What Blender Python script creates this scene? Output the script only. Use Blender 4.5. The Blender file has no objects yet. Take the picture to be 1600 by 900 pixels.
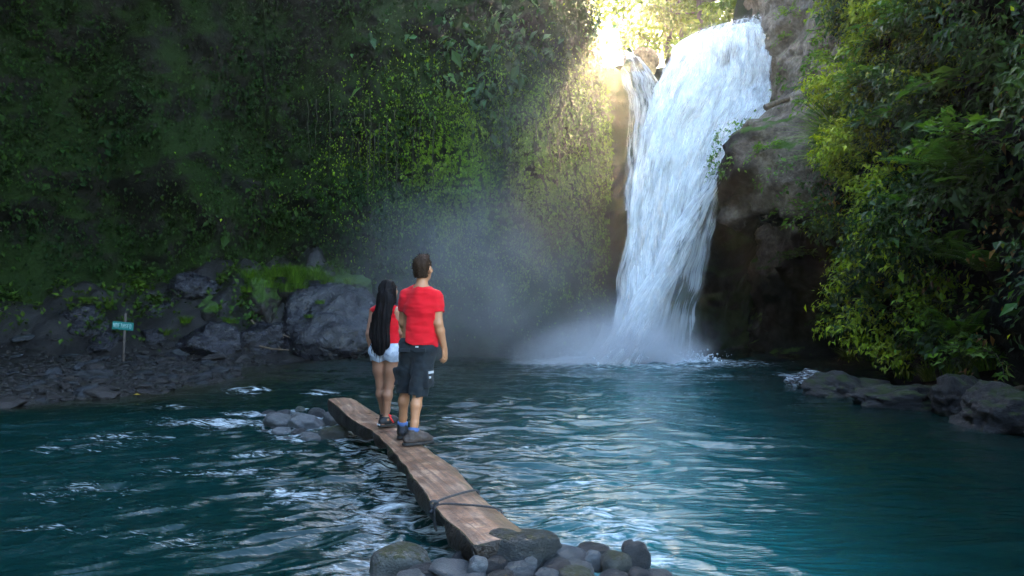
import bpy, math, random
import numpy as np
from mathutils import Vector, Matrix

random.seed(7)
rng = np.random.default_rng(7)
SC = bpy.context.scene
COL = SC.collection
R = math.radians

# ------------------------------------------------------------------ camera, sky, sun, exposure
CAM_H = 1.66
FPX = 24.0 / 36.0 * 1600.0
PITCH = math.atan(30.0 / FPX)
cam_d = bpy.data.cameras.new('camera')
cam_d.lens = 24.0
cam_d.sensor_width = 36.0
cam_d.clip_start = 0.05
cam_d.clip_end = 600.0
cam = bpy.data.objects.new('camera', cam_d)
COL.objects.link(cam)
cam.location = (0, 0, CAM_H)
cam.rotation_euler = (R(90) + PITCH, 0, 0)
SC.camera = cam

SUN_EL, SUN_AZ = R(23.4), R(8.5)          # azimuth measured from +Y towards +X
world = bpy.data.worlds.new('World')
SC.world = world
world.use_nodes = True
wn = world.node_tree.nodes
bg = wn['Background']
sky = wn.new('ShaderNodeTexSky')
sky.sky_type = 'NISHITA'
sky.sun_disc = False
sky.sun_elevation = SUN_EL
sky.sun_rotation = SUN_AZ
sky.air_density = 1.0
sky.dust_density = 1.2
sky.ozone_density = 1.0
world.node_tree.links.new(sky.outputs[0], bg.inputs[0])
bg.inputs[1].default_value = 0.15

sun_d = bpy.data.lights.new('sun', 'SUN')
sun_d.energy = 5.0
sun_d.angle = R(0.5)
sun_d.color = (1.0, 0.74, 0.36)
sun = bpy.data.objects.new('sun', sun_d)
COL.objects.link(sun)
_sd = Vector((math.sin(SUN_AZ) * math.cos(SUN_EL), math.cos(SUN_AZ) * math.cos(SUN_EL), math.sin(SUN_EL)))
sun.rotation_euler = _sd.to_track_quat('Z', 'Y').to_euler()
sun.location = (0, 30, 40)

SC.view_settings.view_transform = 'Standard'
SC.view_settings.look = 'None'
SC.view_settings.gamma = 1.0
SC.view_settings.use_white_balance = True
SC.view_settings.white_balance_temperature = 6700
SC.view_settings.exposure = 4.15
SC.render.engine = 'CYCLES'
cy = SC.cycles
cy.max_bounces = 8
cy.diffuse_bounces = 3
cy.glossy_bounces = 3
cy.transmission_bounces = 4
cy.volume_bounces = 3
cy.transparent_max_bounces = 24
cy.volume_step_rate = 2.0
cy.volume_max_steps = 96
cy.sample_clamp_indirect = 6.0
try:
    cy.use_denoising = True
except Exception:
    pass


def at(u, v, y):
    """the point at forward distance y seen at pixel (u, v) of the 1600x900 photograph"""
    dx, dy = (u - 800.0) / FPX, (450.0 - v) / FPX
    c, s = math.cos(PITCH), math.sin(PITCH)
    fy, fz = c - dy * s, s + dy * c
    t = y / fy
    return Vector((dx * t, y, CAM_H + fz * t))


def atz(u, v, z):
    dx, dy = (u - 800.0) / FPX, (450.0 - v) / FPX
    c, s = math.cos(PITCH), math.sin(PITCH)
    fy, fz = c - dy * s, s + dy * c
    t = (z - CAM_H) / fz
    return Vector((dx * t, fy * t, z))


# ------------------------------------------------------------------ numpy noise
_LAT = np.random.default_rng(99).random((64, 64, 64)).astype(np.float32)


def vnoise(P, seed=0):
    P = np.asarray(P, np.float32) + np.float32(seed * 17.31 + 5.5)
    i = np.floor(P).astype(np.int32)
    f = P - i
    f = f * f * (3 - 2 * f)
    x0, y0, z0 = (i[..., 0] & 63), (i[..., 1] & 63), (i[..., 2] & 63)
    x1, y1, z1 = (x0 + 1) & 63, (y0 + 1) & 63, (z0 + 1) & 63
    fx, fy, fz = f[..., 0], f[..., 1], f[..., 2]
    a = _LAT[x0, y0, z0] * (1 - fx) + _LAT[x1, y0, z0] * fx
    b = _LAT[x0, y1, z0] * (1 - fx) + _LAT[x1, y1, z0] * fx
    c = _LAT[x0, y0, z1] * (1 - fx) + _LAT[x1, y0, z1] * fx
    d = _LAT[x0, y1, z1] * (1 - fx) + _LAT[x1, y1, z1] * fx
    return ((a * (1 - fy) + b * fy) * (1 - fz) + (c * (1 - fy) + d * fy) * fz) * 2 - 1


def fbm(P, octaves=4, seed=0, gain=0.5):
    P = np.asarray(P, np.float32)
    out = np.zeros(P.shape[:-1], np.float32)
    amp, s = 1.0, 1.0
    for o in range(octaves):
        out += amp * vnoise(P * s, seed + o * 3)
        amp *= gain
        s *= 2.03
    return out


def sstep(a, b, x):
    t = np.clip((x - a) / (b - a), 0, 1)
    return t * t * (3 - 2 * t)


# ------------------------------------------------------------------ mesh helpers
def new_mesh(name, V, faces, mats=(), smooth=True, attrs=None, uv=None, mat_index=None):
    """faces: list of int arrays (n,3) or (n,4)"""
    V = np.asarray(V, np.float32)
    me = bpy.data.meshes.new(name)
    me.vertices.add(len(V))
    me.vertices.foreach_set('co', V.ravel())
    faces = [np.asarray(f, np.int32) for f in faces if len(f)]
    loops = np.concatenate([f.ravel() for f in faces])
    tot = np.concatenate([np.full(len(f), f.shape[1], np.int32) for f in faces])
    start = np.concatenate([[0], np.cumsum(tot)[:-1]]).astype(np.int32)
    me.loops.add(len(loops))
    me.loops.foreach_set('vertex_index', loops)
    me.polygons.add(len(tot))
    me.polygons.foreach_set('loop_start', start)
    me.polygons.foreach_set('loop_total', tot)
    me.polygons.foreach_set('use_smooth', np.full(len(tot), bool(smooth)))
    if mat_index is not None:
        me.polygons.foreach_set('material_index', np.asarray(mat_index, np.int32))
    for m in mats:
        me.materials.append(m)
    for k, a in (attrs or {}).items():
        a = np.asarray(a, np.float32)
        if a.ndim == 1:
            at_ = me.attributes.new(k, 'FLOAT', 'POINT')
            at_.data.foreach_set('value', a)
        else:
            at_ = me.attributes.new(k, 'FLOAT_COLOR', 'POINT')
            if a.shape[1] == 3:
                a = np.concatenate([a, np.ones((len(a), 1), np.float32)], 1)
            at_.data.foreach_set('color', a.ravel())
    if uv is not None:
        ul = me.uv_layers.new(name='UVMap')
        ul.data.foreach_set('uv', np.asarray(uv, np.float32)[loops].ravel())
    me.update(calc_edges=True)
    me.validate()
    return me


def link(name, me, parent=None, loc=None):
    o = bpy.data.objects.new(name, me)
    COL.objects.link(o)
    if parent is not None:
        o.parent = parent
    if loc is not None:
        o.location = loc
    return o


def tag(o, label=None, cat=None, group=None, kind=None):
    for k, v in (('label', label), ('category', cat), ('group', group), ('kind', kind)):
        if v:
            o[k] = v
    return o


def empty(name, loc=(0, 0, 0), rz=0.0):
    o = bpy.data.objects.new(name, None)
    o.empty_display_size = 0.2
    COL.objects.link(o)
    o.location = loc
    o.rotation_euler = (0, 0, rz)
    return o


_KIDS = {}


def copy_tree(o, parent=None):
    c = o.copy()
    COL.objects.link(c)
    if parent is not None:
        c.parent = parent
    for ch in [x for x in bpy.data.objects if x.parent == o]:
        copy_tree(ch, c)
    return c


def grid_faces(nr, nc, close=False, flip=False):
    r = np.arange(nr - 1)[:, None]
    c = np.arange(nc if close else nc - 1)[None, :]
    c1 = (c + 1) % nc
    a, b, d, e = r * nc + c, r * nc + c1, (r + 1) * nc + c1, (r + 1) * nc + c
    q = np.stack([a, b, d, e], -1).reshape(-1, 4)
    return q[:, ::-1] if flip else q


def normals_of(V, Q):
    n = np.cross(V[Q[:, 2]] - V[Q[:, 0]], V[Q[:, -1]] - V[Q[:, 1]])
    vn = np.zeros_like(V)
    for k in range(Q.shape[1]):
        np.add.at(vn, Q[:, k], n)
    return vn / (np.linalg.norm(vn, axis=1, keepdims=True) + 1e-9)


def sample_surface(V, Q, n, weight=None):
    """random points on quads Q of V; returns positions, normals"""
    a, b, c, d = V[Q[:, 0]], V[Q[:, 1]], V[Q[:, 2]], V[Q[:, 3]]
    nn = np.cross(c - a, d - b)
    ar = np.linalg.norm(nn, axis=1) * 0.5
    w = ar.copy()
    if weight is not None:
        w *= weight((a + b + c + d) / 4, nn / (2 * ar[:, None] + 1e-9))
    w /= w.sum()
    i = rng.choice(len(Q), n, p=w)
    s, t = rng.random((n, 1)), rng.random((n, 1))
    P = (a[i] * (1 - s) + b[i] * s) * (1 - t) + (d[i] * (1 - s) + c[i] * s) * t
    N = nn[i] / (2 * ar[i][:, None] + 1e-9)
    return P, N


def unit(a):
    return a / (np.linalg.norm(a, axis=-1, keepdims=True) + 1e-9)


def leaf_arrays(P, T, N, L, W, fold=0.15, droop=0.15):
    """five-vertex leaves folded along the midrib"""
    T = unit(T)
    N = unit(N - (N * T).sum(1, keepdims=True) * T)
    B = np.cross(T, N)
    L = L[:, None]
    W = W[:, None]
    base = P
    mid = P + T * L * 0.5 - N * L * 0.02
    tip = P + T * L - N * L * droop
    lf = P + T * L * 0.42 + B * W * 0.5 + N * L * fold * 0.5
    rt = P + T * L * 0.42 - B * W * 0.5 + N * L * fold * 0.5
    n = len(P)
    V = np.stack([base, lf, tip, rt, mid], 1).reshape(-1, 3)
    k = np.arange(n)[:, None] * 5
    F = np.concatenate([k + np.array([[0, 4, 2, 1]]), k + np.array([[0, 3, 2, 4]])])
    return V, F


def leaf_mesh(name, P, T, N, L, W, colour, mat, fold=0.15, droop=0.15):
    V, F = leaf_arrays(P, T, N, L, W, fold, droop)
    return new_mesh(name, V, [F], [mat], smooth=False, attrs={'tint': np.repeat(colour, 5, 0)})


def tube_arrays(pts, radii, sides=8, cap=True):
    pts = np.asarray(pts, float)
    n = len(pts)
    radii = np.broadcast_to(np.asarray(radii, float), (n,))
    tan = unit(np.gradient(pts, axis=0))
    up = np.array([0.0, 0.0, 1.0])
    if abs(tan[0] @ up) > 0.9:
        up = np.array([1.0, 0.0, 0.0])
    V = []
    prev = np.cross(tan[0], up)
    prev /= np.linalg.norm(prev)
    for i in range(n):
        a = prev - (prev @ tan[i]) * tan[i]
        a /= np.linalg.norm(a) + 1e-9
        b = np.cross(tan[i], a)
        prev = a
        th = np.arange(sides) / sides * 2 * math.pi
        V.append(pts[i] + radii[i] * (np.cos(th)[:, None] * a + np.sin(th)[:, None] * b))
    V = np.concatenate(V)
    F = grid_faces(n, sides, close=True, flip=True)
    T = np.zeros((0, 3), int)
    if cap:
        V = np.concatenate([V, pts[:1], pts[-1:]])
        k = np.arange(sides)
        T = np.concatenate([np.stack([k, (k + 1) % sides, np.full(sides, n * sides)], 1),
                            np.stack([(k + 1) % sides + (n - 1) * sides, k + (n - 1) * sides, np.full(sides, n * sides + 1)], 1)])
    return V, F, T


class MB:
    """collects pieces of one part into one mesh"""
    def __init__(self):
        self.V, self.Q, self.T, self.n = [], [], [], 0
        self.qm, self.tm = [], []

    def add(self, V, Q=None, T=None, m=0):
        self.V.append(np.asarray(V, float))
        if Q is not None and len(Q):
            self.Q.append(np.asarray(Q) + self.n)
            self.qm.append(np.full(len(Q), m))
        if T is not None and len(T):
            self.T.append(np.asarray(T) + self.n)
            self.tm.append(np.full(len(T), m))
        self.n += len(V)

    def tube(self, pts, radii, sides=8, m=0):
        V, F, T = tube_arrays(pts, radii, sides)
        self.add(V, F, T, m)

    def box(self, c, size, rot=None, m=0):
        s = np.array([[x, y, z] for x in (-.5, .5) for y in (-.5, .5) for z in (-.5, .5)]) * np.asarray(size)
        if rot is not None:
            s = s @ np.asarray(rot).T
        self.add(s + np.asarray(c), [[0, 1, 3, 2], [4, 6, 7, 5], [0, 4, 5, 1], [2, 3, 7, 6], [0, 2, 6, 4], [1, 5, 7, 3]], m=m)

    def mesh(self, name, mats, smooth=True):
        fs, mi = [], []
        if self.Q:
            fs.append(np.concatenate(self.Q)); mi.append(np.concatenate(self.qm))
        if self.T:
            fs.append(np.concatenate(self.T)); mi.append(np.concatenate(self.tm))
        return new_mesh(name, np.concatenate(self.V), fs, mats, smooth, mat_index=np.concatenate(mi))


# ------------------------------------------------------------------ implicit surfaces
class Grid:
    def __init__(self, lo, hi, h):
        self.o = np.array(lo, np.float32)
        self.h = h
        self.n = np.ceil((np.array(hi) - np.array(lo)) / h).astype(int) + 1
        self.F = np.full(self.n, 1.0, np.float32)

    def _sub(self, lo, hi):
        a = np.clip(np.floor((np.array(lo) - self.o) / self.h).astype(int), 0, self.n)
        b = np.clip(np.ceil((np.array(hi) - self.o) / self.h).astype(int) + 1, 0, self.n)
        sl = tuple(slice(int(x), int(y)) for x, y in zip(a, b))
        ax = [self.o[i] + self.h * np.arange(a[i], b[i], dtype=np.float32) for i in range(3)]
        if min(len(x) for x in ax) == 0:
            return None, None
        return sl, np.stack(np.meshgrid(*ax, indexing='ij'), -1)

    def put(self, fn, lo, hi, k=0.02, op='add'):
        m = k + 3 * self.h
        sl, P = self._sub(np.array(lo) - m, np.array(hi) + m)
        if sl is None:
            return
        d = fn(P).astype(np.float32)
        a = self.F[sl]
        if op == 'add':
            hh = np.maximum(k - np.abs(a - d), 0) / max(k, 1e-6)
            self.F[sl] = np.minimum(a, d) - hh * hh * k * 0.25
        else:
            d = -d
            hh = np.maximum(k - np.abs(a - d), 0) / max(k, 1e-6)
            self.F[sl] = np.maximum(a, d) + hh * hh * k * 0.25

    def cone(self, a, b, ra, rb, k=0.02, sy=1.0, op='add'):
        a, b = np.array(a, np.float32), np.array(b, np.float32)
        r = max(ra, rb)

        def fn(P):
            S = np.array([1, 1.0 / sy, 1], np.float32)
            ba = (b - a) * S
            pa = (P - a) * S
            t = np.clip((pa @ ba) / (ba @ ba + 1e-9), 0, 1)
            d = np.linalg.norm(pa - t[..., None] * ba, axis=-1) - (ra + (rb - ra) * t)
            return d * min(1.0, sy)
        self.put(fn, np.minimum(a, b) - r, np.maximum(a, b) + r, k, op)

    def ell(self, c, r, M=None, k=0.02, op='add'):
        c, r = np.array(c, np.float32), np.array(r, np.float32)
        M_ = None if M is None else np.array(M, np.float32)

        def fn(P):
            p = P - c
            if M_ is not None:
                p = p @ M_
            k0 = np.linalg.norm(p / r, axis=-1)
            k1 = np.linalg.norm(p / (r * r), axis=-1)
            return k0 * (k0 - 1) / (k1 + 1e-6)
        m = float(r.max())
        self.put(fn, c - m, c + m, k, op)

    def chain(self, pts, radii, k=0.015, sy=1.0):
        for i in range(len(pts) - 1):
            self.cone(pts[i], pts[i + 1], radii[i], radii[i + 1], k, sy)

    def cut(self, fn):
        """keep where fn(P) <= 0"""
        sl, P = self._sub(self.o, self.o + self.h * (self.n - 1))
        self.F = np.maximum(self.F, fn(P).astype(np.float32))

    def noise(self, amp, freq, octaves=2, seed=0):
        """displace near the surface only"""
        near = np.abs(self.F) < max(amp * 3, self.h * 3)
        I = np.argwhere(near)
        P = self.o + I.astype(np.float32) * self.h
        self.F[near] += amp * fbm(P * np.array(freq, np.float32), octaves, seed)

    def nets(self):
        F, o, h = self.F, self.o, self.h
        S = F < 0
        cnt = np.zeros(np.array(F.shape) - 1, np.int8)
        for dx in (0, 1):
            for dy in (0, 1):
                for dz in (0, 1):
                    cnt += S[dx:F.shape[0] - 1 + dx, dy:F.shape[1] - 1 + dy, dz:F.shape[2] - 1 + dz]
        act = (cnt > 0) & (cnt < 8)
        C = np.argwhere(act)
        ids = np.full(act.shape, -1, np.int32)
        ids[act] = np.arange(len(C))
        acc = np.zeros((len(C), 3), np.float32)
        num = np.zeros(len(C), np.float32)
        corners = [(x, y, z) for x in (0, 1) for y in (0, 1) for z in (0, 1)]
        for c0 in corners:
            for ax in range(3):
                if c0[ax] == 0:
                    c1 = list(c0); c1[ax] = 1
                    A, B = C + np.array(c0), C + np.array(c1)
                    f0, f1 = F[tuple(A.T)], F[tuple(B.T)]
                    m = (f0 < 0) != (f1 < 0)
                    t = np.where(m, f0 / np.where(m, f0 - f1, 1), 0)
                    p = np.array(c0, np.float32) + t[:, None] * (np.array(c1) - np.array(c0)).astype(np.float32)
                    acc += np.where(m[:, None], p, 0)
                    num += m
        V = o + h * (C + acc / num[:, None])
        quads = []
        for ax in range(3):
            sl0 = [slice(None)] * 3; sl1 = [slice(None)] * 3
            sl0[ax] = slice(0, -1); sl1[ax] = slice(1, None)
            e = S[tuple(sl0)] != S[tuple(sl1)]
            E = np.argwhere(e)
            b, c = [i for i in range(3) if i != ax]
            E = E[(E[:, b] > 0) & (E[:, c] > 0) & (E[:, b] < F.shape[b] - 1) & (E[:, c] < F.shape[c] - 1)]
            ub = np.zeros(3, int); ub[b] = 1
            uc = np.zeros(3, int); uc[c] = 1
            q = np.stack([ids[tuple((E - ub - uc).T)], ids[tuple((E - uc).T)], ids[tuple(E.T)], ids[tuple((E - ub).T)]], 1)
            ins = S[tuple(E.T)]
            flip = ins if ax != 1 else ~ins
            q = np.where(flip[:, None], q, q[:, ::-1])
            quads.append(q)
        return V.astype(np.float32), np.concatenate(quads)


# ------------------------------------------------------------------ material helpers
class NT:
    def __init__(self, name):
        self.m = bpy.data.materials.new(name)
        self.m.use_nodes = True
        self.t = self.m.node_tree
        self.t.nodes.clear()
        self.out = self.t.nodes.new('ShaderNodeOutputMaterial')

    def n(self, typ, **kw):
        nd = self.t.nodes.new('ShaderNode' + typ)
        for k, v in kw.items():
            setattr(nd, k, v)
        return nd

    def l(self, a, b):
        self.t.links.new(a, b)

    def pos(self, scale=(1, 1, 1)):
        g = self.n('TexCoord')
        mp = self.n('Mapping')
        mp.inputs['Scale'].default_value = scale
        self.l(g.outputs['Object'], mp.inputs[0])
        return mp.outputs[0]

    def noise(self, vec, scale=1.0, detail=6, rough=0.55, dist=0.0):
        nd = self.n('TexNoise')
        nd.inputs['Scale'].default_value = scale
        nd.inputs['Detail'].default_value = detail
        nd.inputs['Roughness'].default_value = rough
        nd.inputs['Distortion'].default_value = dist
        if vec is not None:
            self.l(vec, nd.inputs['Vector'])
        return nd.outputs['Fac']

    def ramp(self, fac, stops, interp='LINEAR'):
        nd = self.n('ValToRGB')
        nd.color_ramp.interpolation = interp
        el = nd.color_ramp.elements
        while len(el) > 1:
            el.remove(el[-1])
        for i, (p, c) in enumerate(stops):
            e = el[0] if i == 0 else el.new(p)
            e.position = p
            if isinstance(c, (int, float)):
                c = (c, c, c)
            e.color = (*c, 1)
        self.l(fac, nd.inputs[0])
        return nd.outputs[0]

    def mix(self, fac, a, b, blend='MIX'):
        nd = self.n('MixRGB', blend_type=blend)
        for i, x in ((0, fac), (1, a), (2, b)):
            if isinstance(x, (int, float)):
                nd.inputs[i].default_value = x if i == 0 else (x, x, x, 1)
            elif isinstance(x, tuple):
                nd.inputs[i].default_value = (*x, 1)
            else:
                self.l(x, nd.inputs[i])
        return nd.outputs[0]

    def math(self, op, a, b=0.0, clamp=False):
        nd = self.n('Math', operation=op, use_clamp=clamp)
        for i, x in enumerate((a, b)):
            if isinstance(x, (int, float)):
                nd.inputs[i].default_value = x
            else:
                self.l(x, nd.inputs[i])
        return nd.outputs[0]

    def attr(self, name, fac=False):
        nd = self.n('Attribute', attribute_name=name)
        return nd.outputs['Fac' if fac else 'Color']

    def bump(self, height, strength=0.5, dist=0.05, normal=None):
        nd = self.n('Bump')
        nd.inputs['Strength'].default_value = strength
        nd.inputs['Distance'].default_value = dist
        self.l(height, nd.inputs['Height'])
        if normal is not None:
            self.l(normal, nd.inputs['Normal'])
        return nd.outputs[0]

    def upness(self):
        g = self.n('NewGeometry')
        s = self.n('SeparateXYZ')
        self.l(g.outputs['Normal'], s.inputs[0])
        return s.outputs[2]

    def bsdf(self, color, rough=0.6, spec=0.5, normal=None, **kw):
        p = self.n('BsdfPrincipled')
        for key, x in (('Base Color', color), ('Roughness', rough), ('Specular IOR Level', spec)):
            if isinstance(x, (int, float)):
                p.inputs[key].default_value = x
            elif isinstance(x, tuple):
                p.inputs[key].default_value = (*x, 1)
            else:
                self.l(x, p.inputs[key])
        if normal is not None:
            self.l(normal, p.inputs['Normal'])
        for k, v in kw.items():
            p.inputs[k].default_value = v
        return p

    def done(self, shader):
        self.l(shader.outputs[0], self.out.inputs[0])
        return self.m


def rock_mat(name, dark, mid, light, moss=None, moss_amt=0.5, scale=1.0, rough=(0.3, 0.7), bump=0.6, moss_up=True, spec=0.5, damp_shade=False):
    t = NT(name)
    p = t.pos()
    big = t.noise(p, 0.8 * scale, 5)
    fine = t.noise(p, 5.0 * scale, 8, 0.65)
    col = t.ramp(t.math('ADD', t.math('MULTIPLY', big, 0.5), t.math('MULTIPLY', fine, 0.5)),
                 [(0.3, dark), (0.5, mid), (0.7, light)])
    if damp_shade:                                   # soaked rock is darker; cave shade is painted in with it
        col = t.mix(t.attr('damp_shade', True), col, t.mix(1.0, col, (0.035, 0.037, 0.05), 'MULTIPLY'))
    vor = t.n('TexVoronoi', feature='DISTANCE_TO_EDGE')
    vor.inputs['Scale'].default_value = 1.6 * scale
    wp = t.n('MixRGB', blend_type='ADD')
    wp.inputs[0].default_value = 0.35
    nz = t.n('TexNoise'); nz.inputs['Scale'].default_value = 2.0 * scale
    t.l(p, nz.inputs['Vector'])
    t.l(p, wp.inputs[1]); t.l(nz.outputs['Color'], wp.inputs[2])
    t.l(wp.outputs[0], vor.inputs['Vector'])
    crack = t.ramp(vor.outputs['Distance'], [(0.0, 0.0), (0.12, 1.0)])
    rid = t.math('ABSOLUTE', t.math('SUBTRACT', t.noise(p, 3.2 * scale, 5, 0.6, 1.5), 0.5))
    height = t.math('ADD', t.math('MULTIPLY', fine, 0.6), t.math('ADD', t.math('MULTIPLY', crack, 0.06), t.math('MULTIPLY', rid, 1.3)))
    if moss is not None:
        mn = t.noise(p, 1.1 * scale, 6, 0.6)
        v = t.math('ADD', mn, t.math('MULTIPLY', t.upness(), 0.35)) if moss_up else mn
        fac = t.ramp(v, [(0.78 - moss_amt * 0.55, 0.0), (0.9 - moss_amt * 0.55, 1.0)])
        mfine = t.noise(p, 22 * scale, 4, 0.7)
        mcol = t.mix(mfine, tuple(x * 0.45 for x in moss), tuple(min(1, x * 1.7) for x in moss))
        col = t.mix(fac, col, mcol)
        height = t.math('ADD', height, t.math('MULTIPLY', t.math('MULTIPLY', mfine, fac), 0.6))
        rg = t.mix(fac, t.mix(fine, rough[0], rough[1]), 0.9)
    else:
        rg = t.mix(fine, rough[0], rough[1])
    b = t.bsdf(col, rg, spec, t.bump(height, bump, 0.12 / scale))
    return t.done(b)


def leaf_mat(name, trans=0.35, rough=0.42, boost=(1.5, 1.7, 0.5), spec=0.25):
    t = NT(name)
    c = t.attr('tint')
    b = t.bsdf(c, rough, spec)
    tr = t.n('BsdfTranslucent')
    t.l(t.mix(1.0, c, boost, 'MULTIPLY'), tr.inputs[0])
    mx = t.n('MixShader')
    mx.inputs[0].default_value = trans
    t.l(b.outputs[0], mx.inputs[1])
    t.l(tr.outputs[0], mx.inputs[2])
    return t.done(mx)


M = {}
M['cliff'] = rock_mat('cliff_rock', (0.003, 0.0034, 0.0024), (0.0085, 0.0088, 0.006), (0.022, 0.020, 0.014),
                      moss=(0.010, 0.022, 0.0035), moss_amt=0.66, scale=0.8, rough=(0.6, 0.95), spec=0.15)
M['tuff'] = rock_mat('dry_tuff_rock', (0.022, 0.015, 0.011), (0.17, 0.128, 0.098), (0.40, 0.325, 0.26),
                     moss=(0.05, 0.10, 0.012), moss_amt=0.12, scale=1.6, rough=(0.75, 0.95), bump=1.0, damp_shade=True, spec=0.15)
M['boulder'] = rock_mat('wet_boulder_rock', (0.004, 0.004, 0.0055), (0.0105, 0.0105, 0.0145), (0.027, 0.027, 0.036), scale=1.4,
                        rough=(0.16, 0.4), bump=0.8)
M['mossy'] = rock_mat('mossy_boulder_rock', (0.008, 0.008, 0.008), (0.02, 0.018, 0.017), (0.045, 0.04, 0.037),
                      moss=(0.03, 0.07, 0.006), moss_amt=0.6, scale=1.2, rough=(0.3, 0.55), bump=0.8)
M['gravel'] = rock_mat('shore_gravel', (0.004, 0.0037, 0.0034), (0.010, 0.009, 0.008), (0.026, 0.023, 0.021), scale=3.5,
                       rough=(0.25, 0.6), bump=1.0)


def stone_mat(name, a, b, moss=None, moss_amt=0.3):
    t = NT(name)
    p = t.pos()
    oi = t.n('ObjectInfo')
    big = t.noise(p, 2.2, 4)
    spk = t.noise(p, 60, 3, 0.7)
    col = t.mix(t.ramp(big, [(0.35, 0.0), (0.65, 1.0)]), a, b)
    col = t.mix(0.55, col, t.ramp(spk, [(0.35, tuple(x * 0.4 for x in a)), (0.62, tuple(min(1, x * 1.7) for x in b))]))
    col = t.mix(1.0, col, t.ramp(oi.outputs['Random'], [(0.0, 0.55), (1.0, 1.35)]), 'MULTIPLY')
    h = t.math('ADD', t.math('MULTIPLY', spk, 0.3), t.math('MULTIPLY', t.noise(p, 11, 5), 1.0))
    if moss:
        mn = t.noise(p, 4.5, 6, 0.65)
        v = t.math('ADD', mn, t.math('MULTIPLY', t.upness(), 0.25))
        fac = t.ramp(v, [(0.82 - moss_amt * 0.5, 0.0), (0.9 - moss_amt * 0.5, 1.0)])
        col = t.mix(fac, col, t.mix(spk, tuple(x * 0.5 for x in moss), tuple(x * 1.6 for x in moss)))
        h = t.math('ADD', h, t.math('MULTIPLY', fac, 0.4))
    b_ = t.bsdf(col, t.ramp(big, [(0.3, 0.28), (0.7, 0.55)]), 0.5, t.bump(h, 0.9, 0.03))
    return t.done(b_)


M['stone'] = stone_mat('river_stone', (0.055, 0.064, 0.072), (0.105, 0.115, 0.12))
M['stone_dark'] = stone_mat('dark_river_stone', (0.010, 0.012, 0.015), (0.022, 0.026, 0.030))
M['stone_moss'] = stone_mat('mossy_river_stone', (0.035, 0.04, 0.036), (0.07, 0.075, 0.068), (0.028, 0.036, 0.008), 0.28)
M['stone_warm'] = stone_mat('brown_shore_stone', (0.009, 0.0075, 0.007), (0.024, 0.0205, 0.019))
M['stone_dark_moss'] = stone_mat('dark_mossy_river_stone', (0.014, 0.018, 0.018), (0.032, 0.037, 0.036), (0.024, 0.026, 0.006), 0.22)
M['wet_rock'] = rock_mat('soaked_bank_rock', (0.002, 0.002, 0.0026), (0.005, 0.005, 0.0065), (0.014, 0.013, 0.015), moss=(0.02, 0.035, 0.005), moss_amt=0.02, scale=2.2, rough=(0.22, 0.6), bump=1.0, spec=0.4)
M['leaf'] = leaf_mat('leaf', 0.35, 0.5)
M['leaf_tree'] = leaf_mat('tree_leaf', 0.5, 0.5, (1.8, 1.7, 0.4))
M['creeper'] = leaf_mat('creeper_leaf', 0.2, 0.55, spec=0.08)


def plain(name, col, rough=0.7, spec=0.4, var=0.35, scale=8.0, bump=0.2, stretch=(1, 1, 1), bd=0.01):
    t = NT(name)
    p = t.pos(stretch)
    f = t.noise(p, scale, 6, 0.6)
    c = t.mix(t.ramp(f, [(0.3, 0.0), (0.7, 1.0)]), tuple(x * (1 - var) for x in col), tuple(min(1, x * (1 + var)) for x in col))
    return t.done(t.bsdf(c, rough, spec, t.bump(f, bump, bd)))


M['bark'] = plain('bark', (0.06, 0.045, 0.032), 0.85, var=0.6, scale=6, bump=0.8, stretch=(1, 1, 0.25), bd=0.05)
M['twig'] = plain('dead_branch', (0.12, 0.085, 0.055), 0.8, var=0.5, scale=12, bump=0.5)
M['vine'] = plain('hanging_root', (0.022, 0.026, 0.010), 0.85, var=0.5, scale=10)

# ================================================================== LARGE STRUCTURE
# ------------------------------------------------------------------ gorge wall behind the pool
def resample(pts, step):
    pts = np.asarray(pts, float)
    for _ in range(2):                       # corner cutting
        q = [pts[0]]
        for a, b in zip(pts[:-1], pts[1:]):
            q += [a * .75 + b * .25, a * .25 + b * .75]
        q.append(pts[-1])
        pts = np.array(q)
    d = np.concatenate([[0], np.cumsum(np.linalg.norm(np.diff(pts, axis=0), axis=1))])
    s = np.arange(0, d[-1], step)
    return np.stack([np.interp(s, d, pts[:, i]) for i in range(pts.shape[1])], 1)


WALL = resample([(12, -15), (3, -17), (-6, -14), (-10, -6), (-11, 2), (-12, 8), (-15, 14), (-17.5, 18), (-15.6, 21.8), (-10, 24.2), (-5, 24.9), (-1, 24.6),  # unseen run behind and left of the camera, placed and raised to block sky
                 (1.6, 23.7), (3.0, 23.3), (4.2, 23.9), (6, 24.6), (9, 25.2), (12, 25.6), (16, 25)], 0.16)
_t = unit(np.gradient(WALL, axis=0))
WN = np.stack([-_t[:, 1], _t[:, 0]], 1)           # outward, away from the pool
wx, wy = WALL[:, 0], WALL[:, 1]
front = wy > 20
TOP = np.where(front & (wx > 1.0),
               np.interp(wx, [1.0, 1.9, 2.9, 3.9, 4.1, 4.9, 5.2, 7.0, 9.2, 9.8, 16],
                         [18.0, 15.5, 10.15, 9.95, 10.5, 10.55, 10.3, 10.8, 11.6, 17, 18]), np.where(wy < -4, np.where(wx < -1, 17.0, 6.0), np.where(wx < -9, 22.0, 18.0)))
NZ, NB = 150, 44
zz = np.linspace(-0.9, 1.0, NZ)
rows = []
S_ = np.arange(len(WALL)) * 0.16
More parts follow.
